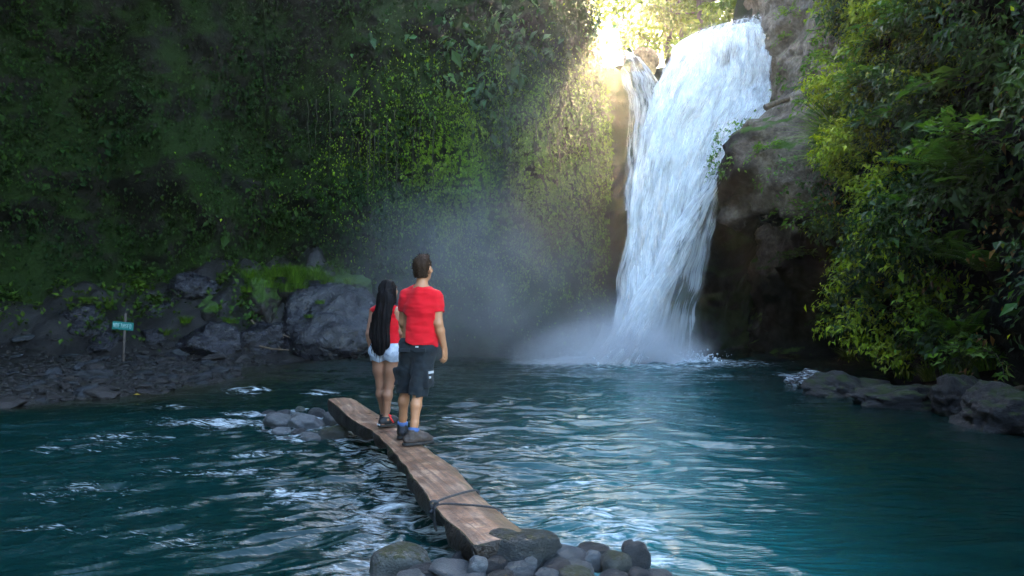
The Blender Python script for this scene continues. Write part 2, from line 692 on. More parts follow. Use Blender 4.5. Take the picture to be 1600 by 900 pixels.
for j in range(NZ + NB):
    if j < NZ:
        f = j / (NZ - 1)
        z = -0.9 + (TOP + 0.9) * f
        back = 0.02 * np.maximum(z, 0)
        under = 1.5 * sstep(5.2, 2.2, z) * sstep(-8, -4, wx) * front - 0.5 * np.exp(-((z - 6.0) / 1.3) ** 2) * front
        back = back + under
    else:
        k = (j - NZ + 1) / NB
        back = 0.02 * TOP + 45 * k ** 1.8
        TB = np.where(front & (wx > -3), TOP + (np.minimum(TOP, 11.2) - TOP) * sstep(0.8, 5.0, back), TOP)
        z = TB + 0.02 * back * sstep(0, 4, back)
    rows.append(np.stack([wx + WN[:, 0] * back, wy + WN[:, 1] * back, z + 0 * wx], 1))
CV = np.concatenate(rows)
_n3 = np.concatenate([np.tile(np.stack([WN[:, 0], WN[:, 1], 0 * wx], 1), (NZ, 1)),
                      np.tile(np.array([[0, 0, 1.0]]), (NB * len(WALL), 1))])
_q = CV * np.array([1, 1, 0.75])
disp = 0.85 * fbm(_q * 0.33, 3, 1) + 0.32 * fbm(_q * 1.3, 3, 2) + 0.10 * fbm(_q * 4.5, 2, 3)
isl = np.concatenate([np.tile(front & (wx > 2.4) & (wx < 9.9), NZ + NB)])
lipf = np.where(isl, 0.35 + 0.65 * sstep(2.5, 6.0, np.abs(CV[:, 2] - 10.5)), 1.0)
CV = CV - _n3 * (disp * lipf)[:, None]
CQ = grid_faces(NZ + NB, len(WALL), flip=False)
cliff = link('cliff', new_mesh('cliff', CV, [CQ], [M['cliff']]))
tag(cliff, kind='structure')

# ------------------------------------------------------------------ right-hand rock mass with its overhang and cave
G = Grid((2.6, 1.0, -1.2), (15.0, 27.5, 17.0), 0.115)


def box_sdf(c, half, r, yaw=0.0, shear=0.0):
    c, half = np.array(c), np.array(half) - r

    def fn(P):
        p = P - c
        x = p[..., 0] * math.cos(yaw) + p[..., 1] * math.sin(yaw) - shear * p[..., 2]
        y = -p[..., 0] * math.sin(yaw) + p[..., 1] * math.cos(yaw)
        q = np.abs(np.stack([x, y, p[..., 2]], -1)) - half
        return np.linalg.norm(np.maximum(q, 0), axis=-1) + np.minimum(q.max(-1), 0) - r
    return fn


def put_box(c, half, r, yaw=0.0, shear=0.0, k=0.8, op='add'):
    m = np.linalg.norm(np.array(half)) + abs(shear) * half[2]
    G.put(box_sdf(c, half, r, yaw, shear), np.array(c) - m, np.array(c) + m, k, op)


put_box((13.6, 9.6, 8.0), (5.6, 7.2, 10.5), 1.2, yaw=R(-4), shear=0.06)         # bank, near part
put_box((13.0, 16.2, 9.0), (4.6, 3.4, 9.0), 1.2, shear=0.02)                    # bank, far part
put_box((14.2, 23.2, 9), (4.9, 4.0, 10), 0.8)                                   # cliff beside the lip
G.ell((10.1, 19.3, 5.75), (4.0, 1.9, 2.1), k=0.7)                                # jutting buttress
G.ell((8.6, 20.3, 5.2), (2.2, 1.4, 2.3), k=0.6)
G.ell((8.2, 18.2, 4.9), (1.2, 0.9, 1.1), k=0.6)
G.ell((8.3, 20.4, 0.9), (3.1, 4.7, 3.3), k=0.5, op='sub')                     # the cave
G.ell((7.5, 17.2, 0.4), (1.45, 2.6, 3.0), k=0.4, op='sub')
G.noise(0.42, (0.55, 0.55, 0.75), 2, 4)
G.noise(0.17, (1.7, 1.7, 3.2), 3, 9)
G.noise(0.07, (5.0, 5.0, 7.5), 2, 19)
RV, RQ = G.nets()
del G
rock_r = link('rock_face', new_mesh('rock_face', RV, [RQ], [M['tuff']], attrs={'damp_shade': np.clip(np.maximum(
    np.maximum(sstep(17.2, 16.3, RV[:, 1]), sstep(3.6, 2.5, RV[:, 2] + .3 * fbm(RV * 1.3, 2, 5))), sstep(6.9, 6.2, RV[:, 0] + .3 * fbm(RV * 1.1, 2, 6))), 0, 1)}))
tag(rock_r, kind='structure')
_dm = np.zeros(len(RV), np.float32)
rock_r.data.attributes['damp_shade'].data.foreach_get('value', _dm)
for c_, r_ in (((8.3, 20.4, 0.9), (3.1, 4.7, 3.3)), ((7.5, 17.2, 0.4), (1.45, 2.6, 3.0))):  # darken the cave hollow, painting its shade into the rock colour
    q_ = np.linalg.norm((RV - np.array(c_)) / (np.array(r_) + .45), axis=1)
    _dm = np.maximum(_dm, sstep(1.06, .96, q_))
rock_r.data.attributes['damp_shade'].data.foreach_set('value', _dm.astype(np.float32))

# ------------------------------------------------------------------ ground: river bed, left shore and bank, stone spit in front
gx, gy = np.arange(-24, 16.01, 0.16), np.arange(-8, 30.01, 0.16)
GX, GY = np.meshgrid(gx, gy)
SH_Y = [-8, 6, 9, 10.5, 11, 12.2, 13.1, 14.5, 16, 17.3, 18.6, 19.6, 20.6, 22, 23.5, 30]
SH_X = [-30, -24, -14, -11, -8.8, -7.6, -6.9, -6.9, -6.5, -7.0, -7.6, -7.3, -6.8, -6.2, -4.0, -4.0]


def shore_d(x, y):
    return np.interp(y, SH_Y, SH_X) - x + 0.35 * fbm(np.stack([x * .8, y * .8, 0 * x], -1), 2, 21)


def ground_z(x, y):
    d = shore_d(x, y)
    P = np.stack([x, y, 0 * x], -1)
    n1, n2 = fbm(P * 0.9, 3, 22), fbm(P * 3.1, 3, 23)
    land = 0.02 + 0.24 * (1 - np.exp(-np.maximum(d, 0) / 1.6)) + 0.03 * n2
    rise = np.clip(y - 19.7, 0, 4) * 0.72 * sstep(0.2, 2.2, d) + np.clip(-x - 13 - 0.0 * y, 0, 8) * 0.25 * sstep(0, 2, d) * sstep(12, 17, y)
    land = land + rise * (1 + 0.25 * n1) + 0.12 * n1 * sstep(19, 21, y)
    z = np.where(d > 0, land, np.maximum(-0.55, 0.02 + 0.5 * d))
    # the stone spit the photographer stands on
    e = 4.05 + 0.12 * n1 - y - 1.6 * np.maximum(np.abs(x - 0.15) - 1.1, 0) * sstep(2.5, 3.4, y) - 0.8 * np.maximum(np.abs(x) - 4, 0)
    spit = np.clip(0.16 * e, -0.6, 0.10) + 0.02 * n2
    return np.maximum(z, spit)


GZ = ground_z(GX, GY)
GV = np.stack([GX, GY, GZ], -1).reshape(-1, 3)
ground = link('ground', new_mesh('ground', GV, [grid_faces(len(gy), len(gx))], [M['gravel']]))
tag(ground, kind='structure')

# ------------------------------------------------------------------ water
LOG_A, LOG_B = np.array([-0.05, 3.84]), np.array([-2.42, 9.42])     # log axis, near end to far end
STONE_SPOTS = []                                                     # (x, y, r) in the water, for ripples and foam

nr, nc = 640, 900
v_ = np.concatenate([np.linspace(1500, 930, 24)[:-1], np.linspace(930, 546, nr - 23)])
y_ = CAM_H * FPX / (v_ - 480.0)
u_ = np.linspace(-420, 2000, nc)
WX = (u_[None, :] - 800) / FPX * y_[:, None]
WY = np.repeat(y_[:, None], nc, 1)


def seg_d(x, y, a, b):
    ab = b - a
    t = np.clip(((x - a[0]) * ab[0] + (y - a[1]) * ab[1]) / (ab @ ab), 0, 1)
    return np.hypot(x - a[0] - t * ab[0], y - a[1] - t * ab[1]), t


def water_fields(x, y):
    P = lambda sx, sy, r=0.0: np.stack([(x * math.cos(r) + y * math.sin(r)) * sx, (-x * math.sin(r) + y * math.cos(r)) * sy, 0 * x + 3.3], -1)
    ridge = lambda f: 1 - 2.0 * np.abs(f)
    warp = 0.5 * fbm(P(.5, .5), 2, 31)
    left = sstep(0.3, -0.9, (x + 0.03) + (y - 3.8) * 0.389)           # current left of the log
    left = left * sstep(13.0, 9.0, y)
    # right of the log: long crests across the view, bowed
    bow = y + 0.05 * (x - 1.5) ** 2 * sstep(14, 4, y) + warp
    Q = lambda sx, sy: np.stack([x * sx, bow * sy, 0 * x + 1.7], -1)
    calm = 0.45 + 0.55 * sstep(0.35, 0.0, x / np.maximum(y, 1) - 0.12 * 0)           # calmer towards the right bank
    calm = np.maximum(calm, 0.9 * sstep(14, 19, y))
    hr = 0.034 * ridge(fbm(Q(0.5, 1.9), 2, 32)) + 0.020 * ridge(fbm(Q(1.1, 4.6), 2, 33)) + 0.010 * ridge(fbm(Q(2.6, 10.0), 2, 34))
    hr = hr * calm
    # left: fast shallow current in slanting streaks
    a = R(24)
    hl = 0.026 * ridge(fbm(P(0.45, 1.7, a) + warp[..., None] * .5, 2, 35)) + 0.022 * ridge(fbm(P(1.1, 4.2, a), 2, 36)) + 0.010 * ridge(fbm(P(2.6, 9.0, a), 2, 37))
    h = 1.3 * hr * (1 - left) + 1.25 * hl * left
    # boil round the foot of the fall
    df = np.hypot((x - 3.9) / 2.4, (y - 20.3) / 1.5)
    h += 0.16 * sstep(1.5, 0.2, df) * (0.5 + fbm(P(2.2, 2.2), 3, 38)) + 0.03 * sstep(3.5, 1.0, df) * fbm(P(1.8, 3), 2, 39)
    # white water along the log and stones
    dl, tl = seg_d(x, y, LOG_A, LOG_B)
    foam = 0.50 * sstep(1.15, 0.2, dl) * sstep(0.80, 0.30, tl) * sstep(-.5, .5, left * 2 - 1)
    foam = np.maximum(foam, 0.42 * sstep(0.45, 0.15, dl))
    h += 0.03 * sstep(0.9, 0.2, dl) * fbm(P(5, 5), 2, 40)
    for (sx, sy, sr, st) in STONE_SPOTS:
        d = np.hypot(x - sx, y - sy)
        foam = np.maximum(foam, st * sstep(sr * 2.0 + 0.25, sr * 0.9, d))
        h += 0.02 * st * sstep(sr * 2.2 + .3, sr, d) * fbm(P(6, 6), 2, 41)
    # rapids patches and painted mid-pool glints read off the photograph (u, v, half width, half height, strength)
    for (pu, pv, pw, ph, st) in RAPIDS_GLINTS:
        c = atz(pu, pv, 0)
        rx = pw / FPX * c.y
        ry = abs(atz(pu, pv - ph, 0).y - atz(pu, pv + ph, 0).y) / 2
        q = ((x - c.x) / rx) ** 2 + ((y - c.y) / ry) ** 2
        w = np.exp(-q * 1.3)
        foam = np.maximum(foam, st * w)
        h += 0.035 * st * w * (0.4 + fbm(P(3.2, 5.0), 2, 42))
    foam = np.maximum(foam, 1.0 * sstep(1.25, 0.35, df))
    foam = np.maximum(foam, 0.45 * sstep(2.6, 1.0, df))
    d = shore_d(x, y)
    shallow = sstep(-3.2, -0.1, d) * sstep(23.0, 21.0, y)
    h *= 1 - 0.75 * sstep(-1.5, 0.1, d)
    tq = np.clip((20.5 - y) / 16.5, 0, 1)                       # aerated water from the fall, reflected brightness painted into the band
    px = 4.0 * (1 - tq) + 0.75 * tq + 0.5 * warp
    aer_light = np.exp(-((x - px) / (2.3 - 1.15 * tq)) ** 2) * sstep(2.0, 4.5, y)
    aer_light = np.maximum(aer_light, 0.09 * left * sstep(-3.5, -6.0, d))        # fast bubbly current left of the log
    return h, np.clip(foam, 0, 1), shallow, aer_light, left


RAPIDS_GLINTS = [(270, 640, 170, 9, .36), (385, 612, 70, 6, .5), (420, 650, 150, 10, .50), (330, 664, 190, 13, .48), (500, 615, 50, 5, .45),
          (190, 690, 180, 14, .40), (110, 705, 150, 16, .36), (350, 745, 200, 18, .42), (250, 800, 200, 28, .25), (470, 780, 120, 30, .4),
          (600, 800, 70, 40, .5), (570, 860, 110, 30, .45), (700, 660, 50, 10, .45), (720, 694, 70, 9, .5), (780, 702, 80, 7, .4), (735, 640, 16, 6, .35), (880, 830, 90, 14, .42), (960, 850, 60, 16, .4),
          (900, 770, 230, 55, .33), (1020, 850, 160, 30, .36), (830, 705, 140, 26, .36), (1000, 640, 150, 40, .28), (100, 770, 200, 26, .34), (60, 835, 200, 26, .32), (300, 850, 200, 28, .36), (220, 725, 160, 14, .36), (420, 715, 120, 14, .40), (1250, 590, 60, 12, .5), (1130, 590, 140, 10, .35), (900, 563, 60, 5, .9), (1010, 566, 80, 5, .9), (490, 660, 60, 8, .55)]  # broad mid-pool entries paint bright reflections as white streaks
STONES_FAR = [(85, 150, 112, 62), (190, 155, 135, 62), (238, 118, 62, 48), (291, 142, 58, 58), (301, 195, 112, 62), (95, 188, 72, 36), (168, 192, 56, 36),
              (203, 212, 80, 42), (125, 216, 46, 20), (157, 123, 42, 30), (108, 112, 52, 24), (60, 116, 60, 24), (172, 100, 34, 24), (252, 150, 36, 30), (34, 185, 26, 20)]
for (cx, cy_, w, h) in STONES_FAR:
    p = atz(400 + cx / 2.5, 600 + (cy_ + h * .35) / 2.5, 0)
    STONE_SPOTS.append((p.x, p.y, w / 2.5 / FPX * p.y * .5, 0.45))
for (pu, pv, pr) in ((954, 826, .26), (925, 850, .26), (1000, 880, .12), (640, 890, .3)):
    p = atz(pu, pv, 0)
    STONE_SPOTS.append((p.x, p.y, pr, 0.4))

wh, wfoam_glint, wshal, waer_light, wleft = water_fields(WX, WY)
WV = np.stack([WX, WY, wh], -1).reshape(-1, 3)
t = NT('river_water')
p = t.pos()
g2 = t.n('Mapping'); g2.inputs['Rotation'].default_value = (0, 0, R(-24)); g2.inputs['Scale'].default_value = (1.0, 3.4, 1)
tc = t.n('TexCoord'); t.l(tc.outputs['Object'], g2.inputs[0])
f1 = t.noise(g2.outputs[0], 8.0, 8, 0.7, 0.9)
g3 = t.n('Mapping'); g3.inputs['Rotation'].default_value = (0, 0, R(4)); g3.inputs['Scale'].default_value = (1.0, 4.2, 1)
t.l(tc.outputs['Object'], g3.inputs[0])
gm = t.n('MixRGB'); t.l(t.attr('current', True), gm.inputs[0]); t.l(g3.outputs[0], gm.inputs[1]); t.l(g2.outputs[0], gm.inputs[2])
f1 = t.mix(t.attr('current', True), t.noise(g3.outputs[0], 4.5, 7, 0.66, 0.5), f1)
f2 = t.mix(t.attr('current', True), t.noise(g3.outputs[0], 1.4, 4, 0.6, 0.3), t.noise(g2.outputs[0], 1.6, 4, 0.6, 0.3))
ff = t.math('ADD', t.math('MULTIPLY', f1, 0.65), t.math('MULTIPLY', f2, 0.35))
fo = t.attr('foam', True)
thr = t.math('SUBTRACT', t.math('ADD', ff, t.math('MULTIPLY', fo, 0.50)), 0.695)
foam_glint_f = t.math('MULTIPLY', thr, 5.5, True)
foam_glint_f = t.math('MULTIPLY', foam_glint_f, t.math('MULTIPLY', fo, 3.0, True), True)
deep = t.mix(t.attr('aeration_light', True), (0.0011, 0.0115, 0.0100), (0.005, 0.078, 0.082))
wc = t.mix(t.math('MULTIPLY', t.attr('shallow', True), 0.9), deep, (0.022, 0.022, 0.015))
fine = t.noise(t.pos((1.0, 3.6, 1.0)), 6.0, 4, 0.55)
nb = t.bump(fine, 0.40, 0.03)
wb = t.bsdf(wc, 0.035, 0.5, nb, IOR=1.33)
wb.inputs['Specular Tint'].default_value = (0.78, 0.96, 1.0, 1)
fb = t.bsdf((0.78, 0.86, 0.9), 0.6, 0.3, t.bump(f1, 0.8, 0.03))
mx = t.n('MixShader')
t.l(foam_glint_f, mx.inputs[0]); t.l(wb.outputs[0], mx.inputs[1]); t.l(fb.outputs[0], mx.inputs[2])
M['water'] = t.done(mx)
water = link('water', new_mesh('water', WV, [grid_faces(len(v_), nc)], [M['water']], attrs={'foam': wfoam_glint.ravel(), 'shallow': wshal.ravel(), 'aeration_light': waer_light.ravel(), 'current': wleft.ravel()}))
tag(water, kind='structure')

# ------------------------------------------------------------------ the waterfall
def fall_mat(name, base, lo, hi, grain=(9.0, 0.55), tint=(0.95, 0.97, 0.98)):
    """white water torn into falling streaks; UV x runs across, y along the fall; 'cover' thins the edges"""
    t = NT(name)
    uvn = t.n('UVMap')
    m1 = t.n('Mapping'); m1.inputs['Scale'].default_value = (grain[0], grain[1], 1)
    t.l(uvn.outputs[0], m1.inputs[0])
    a = t.noise(m1.outputs[0], 1.0, 6, 0.62, 0.25)
    m2 = t.n('Mapping'); m2.inputs['Scale'].default_value = (grain[0] * 5, grain[1] * 3.0, 1)
    t.l(uvn.outputs[0], m2.inputs[0])
    b = t.noise(m2.outputs[0], 1.0, 5, 0.7, 0.1)
    f = t.math('ADD', t.math('MULTIPLY', a, 0.6), t.math('MULTIPLY', b, 0.4))
    cov = t.attr('cover', True)
    f = t.math('ADD', f, t.math('MULTIPLY', t.math('SUBTRACT', cov, 1.0), 0.42))
    al = t.n('MapRange')
    al.inputs[1].default_value, al.inputs[2].default_value = lo, hi
    al.inputs[3].default_value, al.inputs[4].default_value = 0.0, base
    t.l(f, al.inputs[0])
    alpha = t.math('MULTIPLY', al.outputs[0], t.math('MULTIPLY', cov, 4.0, True), True)
    d = t.n('BsdfDiffuse'); d.inputs[0].default_value = (*tint, 1)
    tr = t.n('BsdfTranslucent'); tr.inputs[0].default_value = (*tint, 1)
    m = t.n('MixShader'); m.inputs[0].default_value = 0.3
    t.l(d.outputs[0], m.inputs[1]); t.l(tr.outputs[0], m.inputs[2])
    tp = t.n('BsdfTransparent')
    o = t.n('MixShader')
    t.l(alpha, o.inputs[0]); t.l(tp.outputs[0], o.inputs[1]); t.l(m.outputs[0], o.inputs[2])
    return t.done(o)


M['fall_core'] = fall_mat('falling_water_core', 1.0, 0.30, 0.54, (4.5, 0.5))
M['fall_mid'] = fall_mat('falling_water_streaks', 0.9, 0.38, 0.66, (6.5, 0.8))
M['fall_thin'] = fall_mat('falling_water_threads', 0.8, 0.44, 0.70, (8.0, 1.0))
M['fall_veil'] = fall_mat('falling_water_veil', 0.72, 0.32, 0.64, (7.0, 0.35), (0.90, 0.95, 0.98))


def fall_sheet(left, right, n_along, n_across, bulge, seed, fwd=0.0, amp=0.28, edge=(0.1, 0.1), grow=0.0, cover=1.0, cover_fn=None):
    """a curtain between two traced edges given as (u, v, y); bulges towards the viewer like a real arching fall"""
    def curve(pts):
        P = np.array([tuple(at(*q)) for q in pts])
        d = np.concatenate([[0], np.cumsum(np.linalg.norm(np.diff(P, axis=0), axis=1))])
        s = np.linspace(0, d[-1], n_along)
        C = np.stack([np.interp(s, d, P[:, i]) for i in range(3)], 1)
        for _ in range(6):
            C[1:-1] = (C[:-2] + 2 * C[1:-1] + C[2:]) / 4
        return C
    A, B = curve(left), curve(right)
    a = np.linspace(-grow, 1 + grow, n_across)
    P = A[:, None] * (1 - a)[None, :, None] + B[:, None] * a[None, :, None]
    a01 = np.clip(a, 0, 1)
    P[..., 1] -= bulge * np.sin(math.pi * a01)[None, :] + fwd
    s = np.linspace(0, 1, n_along)
    w = np.linalg.norm(B - A, axis=1).mean()
    L = np.linalg.norm(np.diff(A, axis=0), axis=1).sum()
    AA, SS = np.meshgrid(a * w, s * L)
    N = np.stack([AA * 1.1, SS * 0.4, 0 * AA], -1)
    N2 = np.stack([AA * 3.6, SS * 1.2, 0 * AA], -1)
    N3 = np.stack([AA * 9.0, SS * 2.6, 0 * AA], -1)
    ramp_ = sstep(0.0, 0.25, s)[:, None]
    P[..., 1] -= (amp * fbm(N, 3, seed) + amp * .28 * fbm(N2, 2, seed + 1) + amp * .08 * fbm(N3, 2, seed + 2)) * (0.35 + 0.65 * ramp_)
    P[..., 0] += 0.10 * fbm(np.stack([AA * 0.8, SS * 0.9, 0 * AA + 7], -1), 2, seed + 4) * ramp_
    cov = np.minimum(sstep(0, edge[0], a01)[None, :] + 0 * AA, sstep(0, edge[1], 1 - a01)[None, :] + 0 * AA)
    cov = np.clip(cov * cover, 0, 1)
    cov = cov * (1 - 0.55 * np.clip(fbm(np.stack([AA * .75, SS * .55, 0 * AA + 3], -1), 3, seed + 11) - .05, 0, 1) * ramp_)
    if cover_fn is not None:
        cov = cov * cover_fn(np.clip(AA / w, 0, 1), SS / L)
    return P.reshape(-1, 3), grid_faces(n_along, n_across), cov.ravel(), np.stack([AA.ravel() + seed * 3.1, SS.ravel()], 1)


def join_sheets(name, sheets, mats, parent):
    V, Q, C, U, MI, n = [], [], [], [], [], 0
    for i, (v, q, c, uv) in enumerate(sheets):
        V.append(v); Q.append(q + n); C.append(c); U.append(uv); n += len(v)
        MI.append(np.full(len(q), i))
    return link(name, new_mesh(name, np.concatenate(V), [np.concatenate(Q)], mats, attrs={'cover': np.concatenate(C)},
                               uv=np.concatenate(U), mat_index=np.concatenate(MI)), parent)


fall = empty('waterfall', (0, 0, 0))
tag(fall, 'tall white waterfall plunging over the rock lip into the pool', 'waterfall')
ML = [(1060, 62, 26.2), (1038, 76, 24.4), (1022, 108, 23.4), (1000, 150, 22.7), (984, 200, 22.2), (972, 290, 21.7), (965, 380, 21.4), (953, 470, 21.1), (936, 530, 20.9), (906, 566, 20.6)]
MR = [(1206, 30, 26.4), (1208, 44, 25.0), (1213, 90, 24.0), (1215, 130, 23.4), (1206, 170, 22.6), (1178, 215, 21.9), (1152, 260, 21.5), (1120, 340, 21.2), (1108, 450, 21.0), (1100, 566, 20.9)]
def lower(a, s):
    ad = np.interp(s, [0, .35, .47, .67, .87, 1.0], [1.4, 1.25, 1.08, .68, .40, .22])
    return 1 - 0.92 * sstep(ad - .02, ad + .12, a)

join_sheets('main_cascade', [
    fall_sheet(ML, MR, 150, 120, 0.35, 50, 0.0, 0.30, (.12, .06), 0.0, 1.0, lower),
    fall_sheet(ML, MR, 150, 120, 0.55, 54, 0.18, 0.34, (.16, .10), 0.02, .97, lower),
    fall_sheet(ML, MR, 150, 120, 0.70, 58, 0.36, 0.36, (.22, .14), 0.04, .9, lower)],
    [M['fall_core'], M['fall_mid'], M['fall_thin']], fall)
join_sheets('side_stream', [
    fall_sheet([(940, 78, 24.6), (948, 86, 23.2), (960, 125, 22.7), (972, 180, 22.4), (972, 260, 22.2), (968, 330, 22)],
               [(1000, 84, 24.6), (1003, 92, 23.5), (1030, 125, 22.9), (1030, 180, 22.4), (1018, 260, 22.0), (1005, 330, 21.9)],
               90, 50, 0.15, 62, 0.0, 0.16, (.25, .02), 0, 1.0),
    fall_sheet([(938, 80, 24.5), (946, 88, 23.1), (956, 125, 22.6), (966, 180, 22.3), (968, 260, 22.1), (964, 330, 21.9)],
               [(1000, 84, 24.5), (1003, 92, 23.4), (1030, 125, 22.8), (1028, 180, 22.3), (1015, 260, 21.9), (1002, 330, 21.8)],
               90, 50, 0.2, 65, 0.1, 0.2, (.35, .1), 0.02, .85)],
    [M['fall_mid'], M['fall_thin']], fall)
DL = [(1138, 232, 21.4), (1108, 268, 21.0), (1070, 318, 20.7), (1030, 378, 20.4), (998, 435, 20.2), (970, 490, 20.0), (940, 540, 19.9), (905, 566, 19.7)]
DR = [(1150, 238, 21.4), (1130, 288, 21.0), (1108, 345, 20.7), (1080, 405, 20.4), (1060, 460, 20.2), (1050, 510, 20.0), (1045, 545, 19.9), (1040, 568, 19.7)]
join_sheets('slanting_cascade', [
    fall_sheet(DL, DR, 120, 60, 0.40, 70, 0.20, 0.18, (.08, .35), 0, 1.0),
    fall_sheet(DL, DR, 120, 60, 0.55, 73, 0.35, 0.22, (.10, .5), 0.01, 1.0)],
    [M['fall_mid'], M['fall_thin']], fall)
VL = [(1140, 236, 21.3), (1095, 300, 20.8), (1050, 370, 20.5), (1015, 440, 20.3), (985, 500, 20.1), (950, 567, 19.9)]
VR = [(1152, 236, 21.3), (1142, 300, 20.9), (1128, 370, 20.6), (1120, 440, 20.5), (1118, 500, 20.4), (1120, 568, 20.3)]
join_sheets('falling_veil', [
    fall_sheet(VL, VR, 110, 90, 0.1, 80, -0.25, 0.16, (.04, .3), 0, 1.0),
    fall_sheet(VL, [(1156, 238, 21.3), (1152, 300, 20.9), (1150, 370, 20.6), (1150, 440, 20.5), (1150, 500, 20.4), (1152, 568, 20.3)], 110, 90, 0.2, 84, -0.1, 0.2, (.06, .7), 0, .85)],
    [M['fall_veil'], M['fall_thin']], fall)
def ico(n=3):
    import bmesh
    bm = bmesh.new(); bmesh.ops.create_icosphere(bm, subdivisions=n, radius=1.0)
    V = np.array([v.co[:] for v in bm.verts]); F = np.array([[v.index for v in f.verts] for f in bm.faces]); bm.free()
    return V, F


# splash thrown up at the foot: many small tapering tongues of white water
mb = MB()
SV, SF = ico(1)
for i in range(1400):
    a = rng.random()
    x, y = 1.7 + 4.3 * a + rng.normal() * .3, 19.75 + rng.normal() * .4 + 0.6 * a
    hgt = abs(rng.normal()) * 0.26 * (1.25 - .6 * a)
    r0 = (0.010 + 0.045 * rng.random() ** 3) * math.exp(-hgt * 1.2)
    mb.add(SV * np.array([r0, r0, r0 * rng.uniform(.8, 1.6)]) * (1 + .25 * fbm(SV * 2 + i, 2, 3)[:, None]) + np.array([x, y, hgt - .02]), T=SF)
t = NT('splash_water')
M['splash'] = t.done(t.bsdf((0.84, 0.9, 0.95), 0.6, 0.3))
link('splash', mb.mesh('splash', [M['splash']]), fall)

# spray drifting off the foot of the fall
IV, IF = ico(3)
t = NT('spray_mist')
g = t.n('TexCoord')
def blob(c, r, s):
    mp = t.n('Mapping', vector_type='TEXTURE')
    mp.inputs['Location'].default_value = c
    mp.inputs['Scale'].default_value = r
    t.l(g.outputs['Object'], mp.inputs[0])
    ln = t.n('VectorMath', operation='LENGTH'); t.l(mp.outputs[0], ln.inputs[0])
    rp = t.n('MapRange', interpolation_type='SMOOTHERSTEP')
    rp.inputs[1].default_value, rp.inputs[2].default_value, rp.inputs[3].default_value, rp.inputs[4].default_value = 1.0, 0.0, 0.0, s
    t.l(ln.outputs['Value'], rp.inputs[0])
    return rp.outputs[0]
MIST = [((2.9, 19.55, 0.0), (3.5, 1.15, 1.6), 18.0), ((3.2, 19.7, 0.2), (3.8, 1.9, 2.4), 0.9), ((-1.0, 21.3, 2.2), (6.5, 3.0, 5.0), 0.28), ((1.5, 21.4, 6.5), (5.0, 2.6, 6.5), 0.06)]
den = None
for c, r, s in MIST:
    b = blob(c, r, s)
    den = b if den is None else t.math('ADD', den, b)
nz = t.noise(g.outputs['Object'], 0.55, 3, 0.6, 0.4)
den = t.math('MULTIPLY', den, t.math('MULTIPLY', t.math('SUBTRACT', nz, 0.22), 2.2, True))
pv = t.n('VolumePrincipled')
pv.inputs['Color'].default_value = (0.95, 0.96, 0.98, 1)
pv.inputs['Anisotropy'].default_value = 0.3
t.l(den, pv.inputs['Density'])
t.l(pv.outputs[0], t.out.inputs['Volume'])
M['mist'] = t.m
MV = IV * np.array([9.5, 4.3, 7.2]) + np.array([0.6, 20.9, 5.6])
MV[:, 2] = np.maximum(MV[:, 2], -0.02)
mist = link('mist', new_mesh('mist', MV, [IF], [M['mist']]))
tag(mist, kind='stuff')

# thin moist air over the whole gorge, glowing where the sun comes through the gap
t = NT('moist_air')
pv = t.n('VolumePrincipled')
pv.inputs['Color'].default_value = (0.98, 0.97, 0.95, 1)
pv.inputs['Anisotropy'].default_value = 0.86
pv.inputs['Density'].default_value = 0.0011
t.l(pv.outputs[0], t.out.inputs['Volume'])
t.m.cycles.homogeneous_volume = True
mb = MB(); mb.box((0, 32, 16.5), (150, 130, 37))
haze = link('haze', mb.mesh('haze', [t.m], False))
tag(haze, kind='stuff')

# ================================================================== ROCKS AND STONES
def ico_arrays(n):
    return ico(n)


ICO4, ICO5 = ico(4), ico(5)


def rock_mesh(name, seed, mat, rough=0.22, facets=9, fine=0.05, hi=False):
    V, F = ICO5 if hi else ICO4
    r = np.random.default_rng(seed)
    d = np.ones(len(V))
    for _ in range(facets):                      # flattened faces like split rock
        n = r.normal(size=3); n /= np.linalg.norm(n)
        off = 0.62 + 0.3 * r.random()
        c = V @ n
        lim = np.where(c > 0.05, off / np.maximum(c, 0.05), 9)
        d = np.minimum(d, np.maximum(lim, 0.45))
    P = V * d[:, None]
    P = P * (1 + rough * fbm(V * 1.5 + seed, 3, seed % 7)[:, None] + fine * fbm(V * 6 + seed, 3, seed % 5)[:, None])
    return new_mesh(name, P, [F], [mat])


def pebble_mesh(name, seed, mat):
    V, F = ICO4
    d = np.ones(len(V))
    r = np.random.default_rng(seed + 40)
    for _ in range(5):
        n = r.normal(size=3); n /= np.linalg.norm(n)
        c = V @ n
        lim = np.where(c > .05, r.uniform(.72, .92) / np.maximum(c, .05), 9)
        d = -np.log(np.exp(-9 * d) + np.exp(-9 * lim)) / 9
    P = V * d[:, None] * (1 + 0.20 * fbm(V * 1.2 + seed * 3.7, 2, 3)[:, None] + 0.045 * fbm(V * 4 + seed, 3, 4)[:, None]) * 1.1
    P = np.sign(P) * np.abs(P) ** 0.92
    return new_mesh(name, P, [F], [mat])


def put_rock(name, me, loc, scale, rot, label, group=None):
    o = link(name, me, None, loc)
    o.scale = scale
    o.rotation_euler = rot
    return tag(o, label, 'boulder' if 'boulder' in name else ('stone' if 'stone' in name else 'rock'), group)


